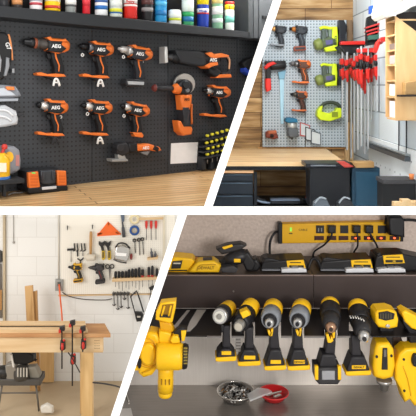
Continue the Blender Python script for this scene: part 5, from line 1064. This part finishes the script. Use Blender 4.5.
t.add('loop', KM, ('tube', [(308, 270, 6), (312, 259, 4), (318, 261, 2), (322, 270, 6)], 1.3)); t.add('loop', KM, ('tube', [(325, 262, 4), (331, 259, 4), (337, 262, 2)], .8)); 
t = T(WA, 'battery_pack', 'yellow battery charger with a dark label nearest the slanting partition', 'battery', (180, 272), None)
t.add('body', YM, ('poly', [(162, 272.6), (168, 259), (176, 257.4), (192, 259), (195, 262), (188, 272.6)], -14, 6, 1.5)); t.add('label', M('#2c2b2b', .4), ('poly', [(172.6, 261.6), (182.6, 260.6), (180.6, 268.6), (171, 269)], 6, 7.4, .4)); t.add('label_print', M('#c9c4b4'), ('rect', (173.4, 262.8, 180.6, 264), 7.4, 7.8)); t.add('lower_seam', KM, ('rect', (166, 270, 187, 271), 6, 6.8))
t = T(WA, 'yellow_charger', 'yellow trapezoid charger with printed lettering in front of the black drill', 'charger', (205, 272), None)
t.add('body', M('#e2b41c', .4), ('poly', [(188, 272.8), (198, 262), (214, 261), (221, 266), (219, 272.8)], -2, 14, 2)); t.add('top_cap', KM, ('poly', [(203, 259.6), (212, 259), (212.6, 261.6), (203.4, 262)], 2, 10, .5)); t.add('rib', M('#b78b12', .4), ('tube', [(197, 270.6, 14.4), (200, 265.4, 14.4), (216, 264.6, 14.2)], .5)); t.text('DEWALT', '#8d6c10', 206, 268, 14.4, 4)
t = T(WA, 'yellow_cover', 'yellow plastic body lying behind the trapezoid charger', 'battery', (190, 268), None)
t.add('body', YM, ('poly', [(184, 266), (192, 259.6), (203, 259.6), (202, 266)], -16, -8, 1)); t.add('button', M('#c9842b'), ('rect', (193, 258.6, 198, 260.6), -15, -9, .4))
t = T(WA, 'lying_drill', 'black and yellow drill lying on its side on the dark shelf', 'drill', (238, 265), None)
t.add('chuck', KM, ('lathe', (218, 266.4, 2), (228, 259.6, 2), [(0, 2.4), (.2, 4), (.9, 4.6), (1, 5)], 16)); t.add('body', M('#242326', .4), ('lathe', (226, 261, 2), (247, 254, 2), [(0, 5.2), (.3, 7), (.8, 7.4), (1, 5)], 18)); t.add('collar', M('#4c4a4a', .4), ('ring', (222, 263.6, 2), 3.4, 1))
t.add('handle', M('#1e1d1f', .45), ('poly', [(240, 256), (248, 252), (256, 264), (253, 271.6), (246, 271)], -4, 8, 2)); t.add('top_shell', M('#2d2b2c', .4), ('poly', [(216, 249.6), (228, 245), (241, 243.6), (247, 246), (240, 251), (222, 255)], -8, 4, 2)); t.add('yellow_mark', YM, ('poly', [(222, 247.4), (232, 244.6), (233, 246.6), (224, 249.6)], 3, 5, .4)); t.add('yellow_mark', YM, ('rect', (234, 259, 240.6, 262.6), 8, 10, .6))
t.add('battery', M('#38373a', .4), ('poly', [(221, 268), (233, 266), (238, 269), (236, 273), (222, 272.6)], 4, 16, 1)); t.add('grip_end', M('#1a191b', .4), ('poly', [(247, 262), (257, 259), (261, 266), (258, 271.6), (248, 271.6)], -8, 6, 2))
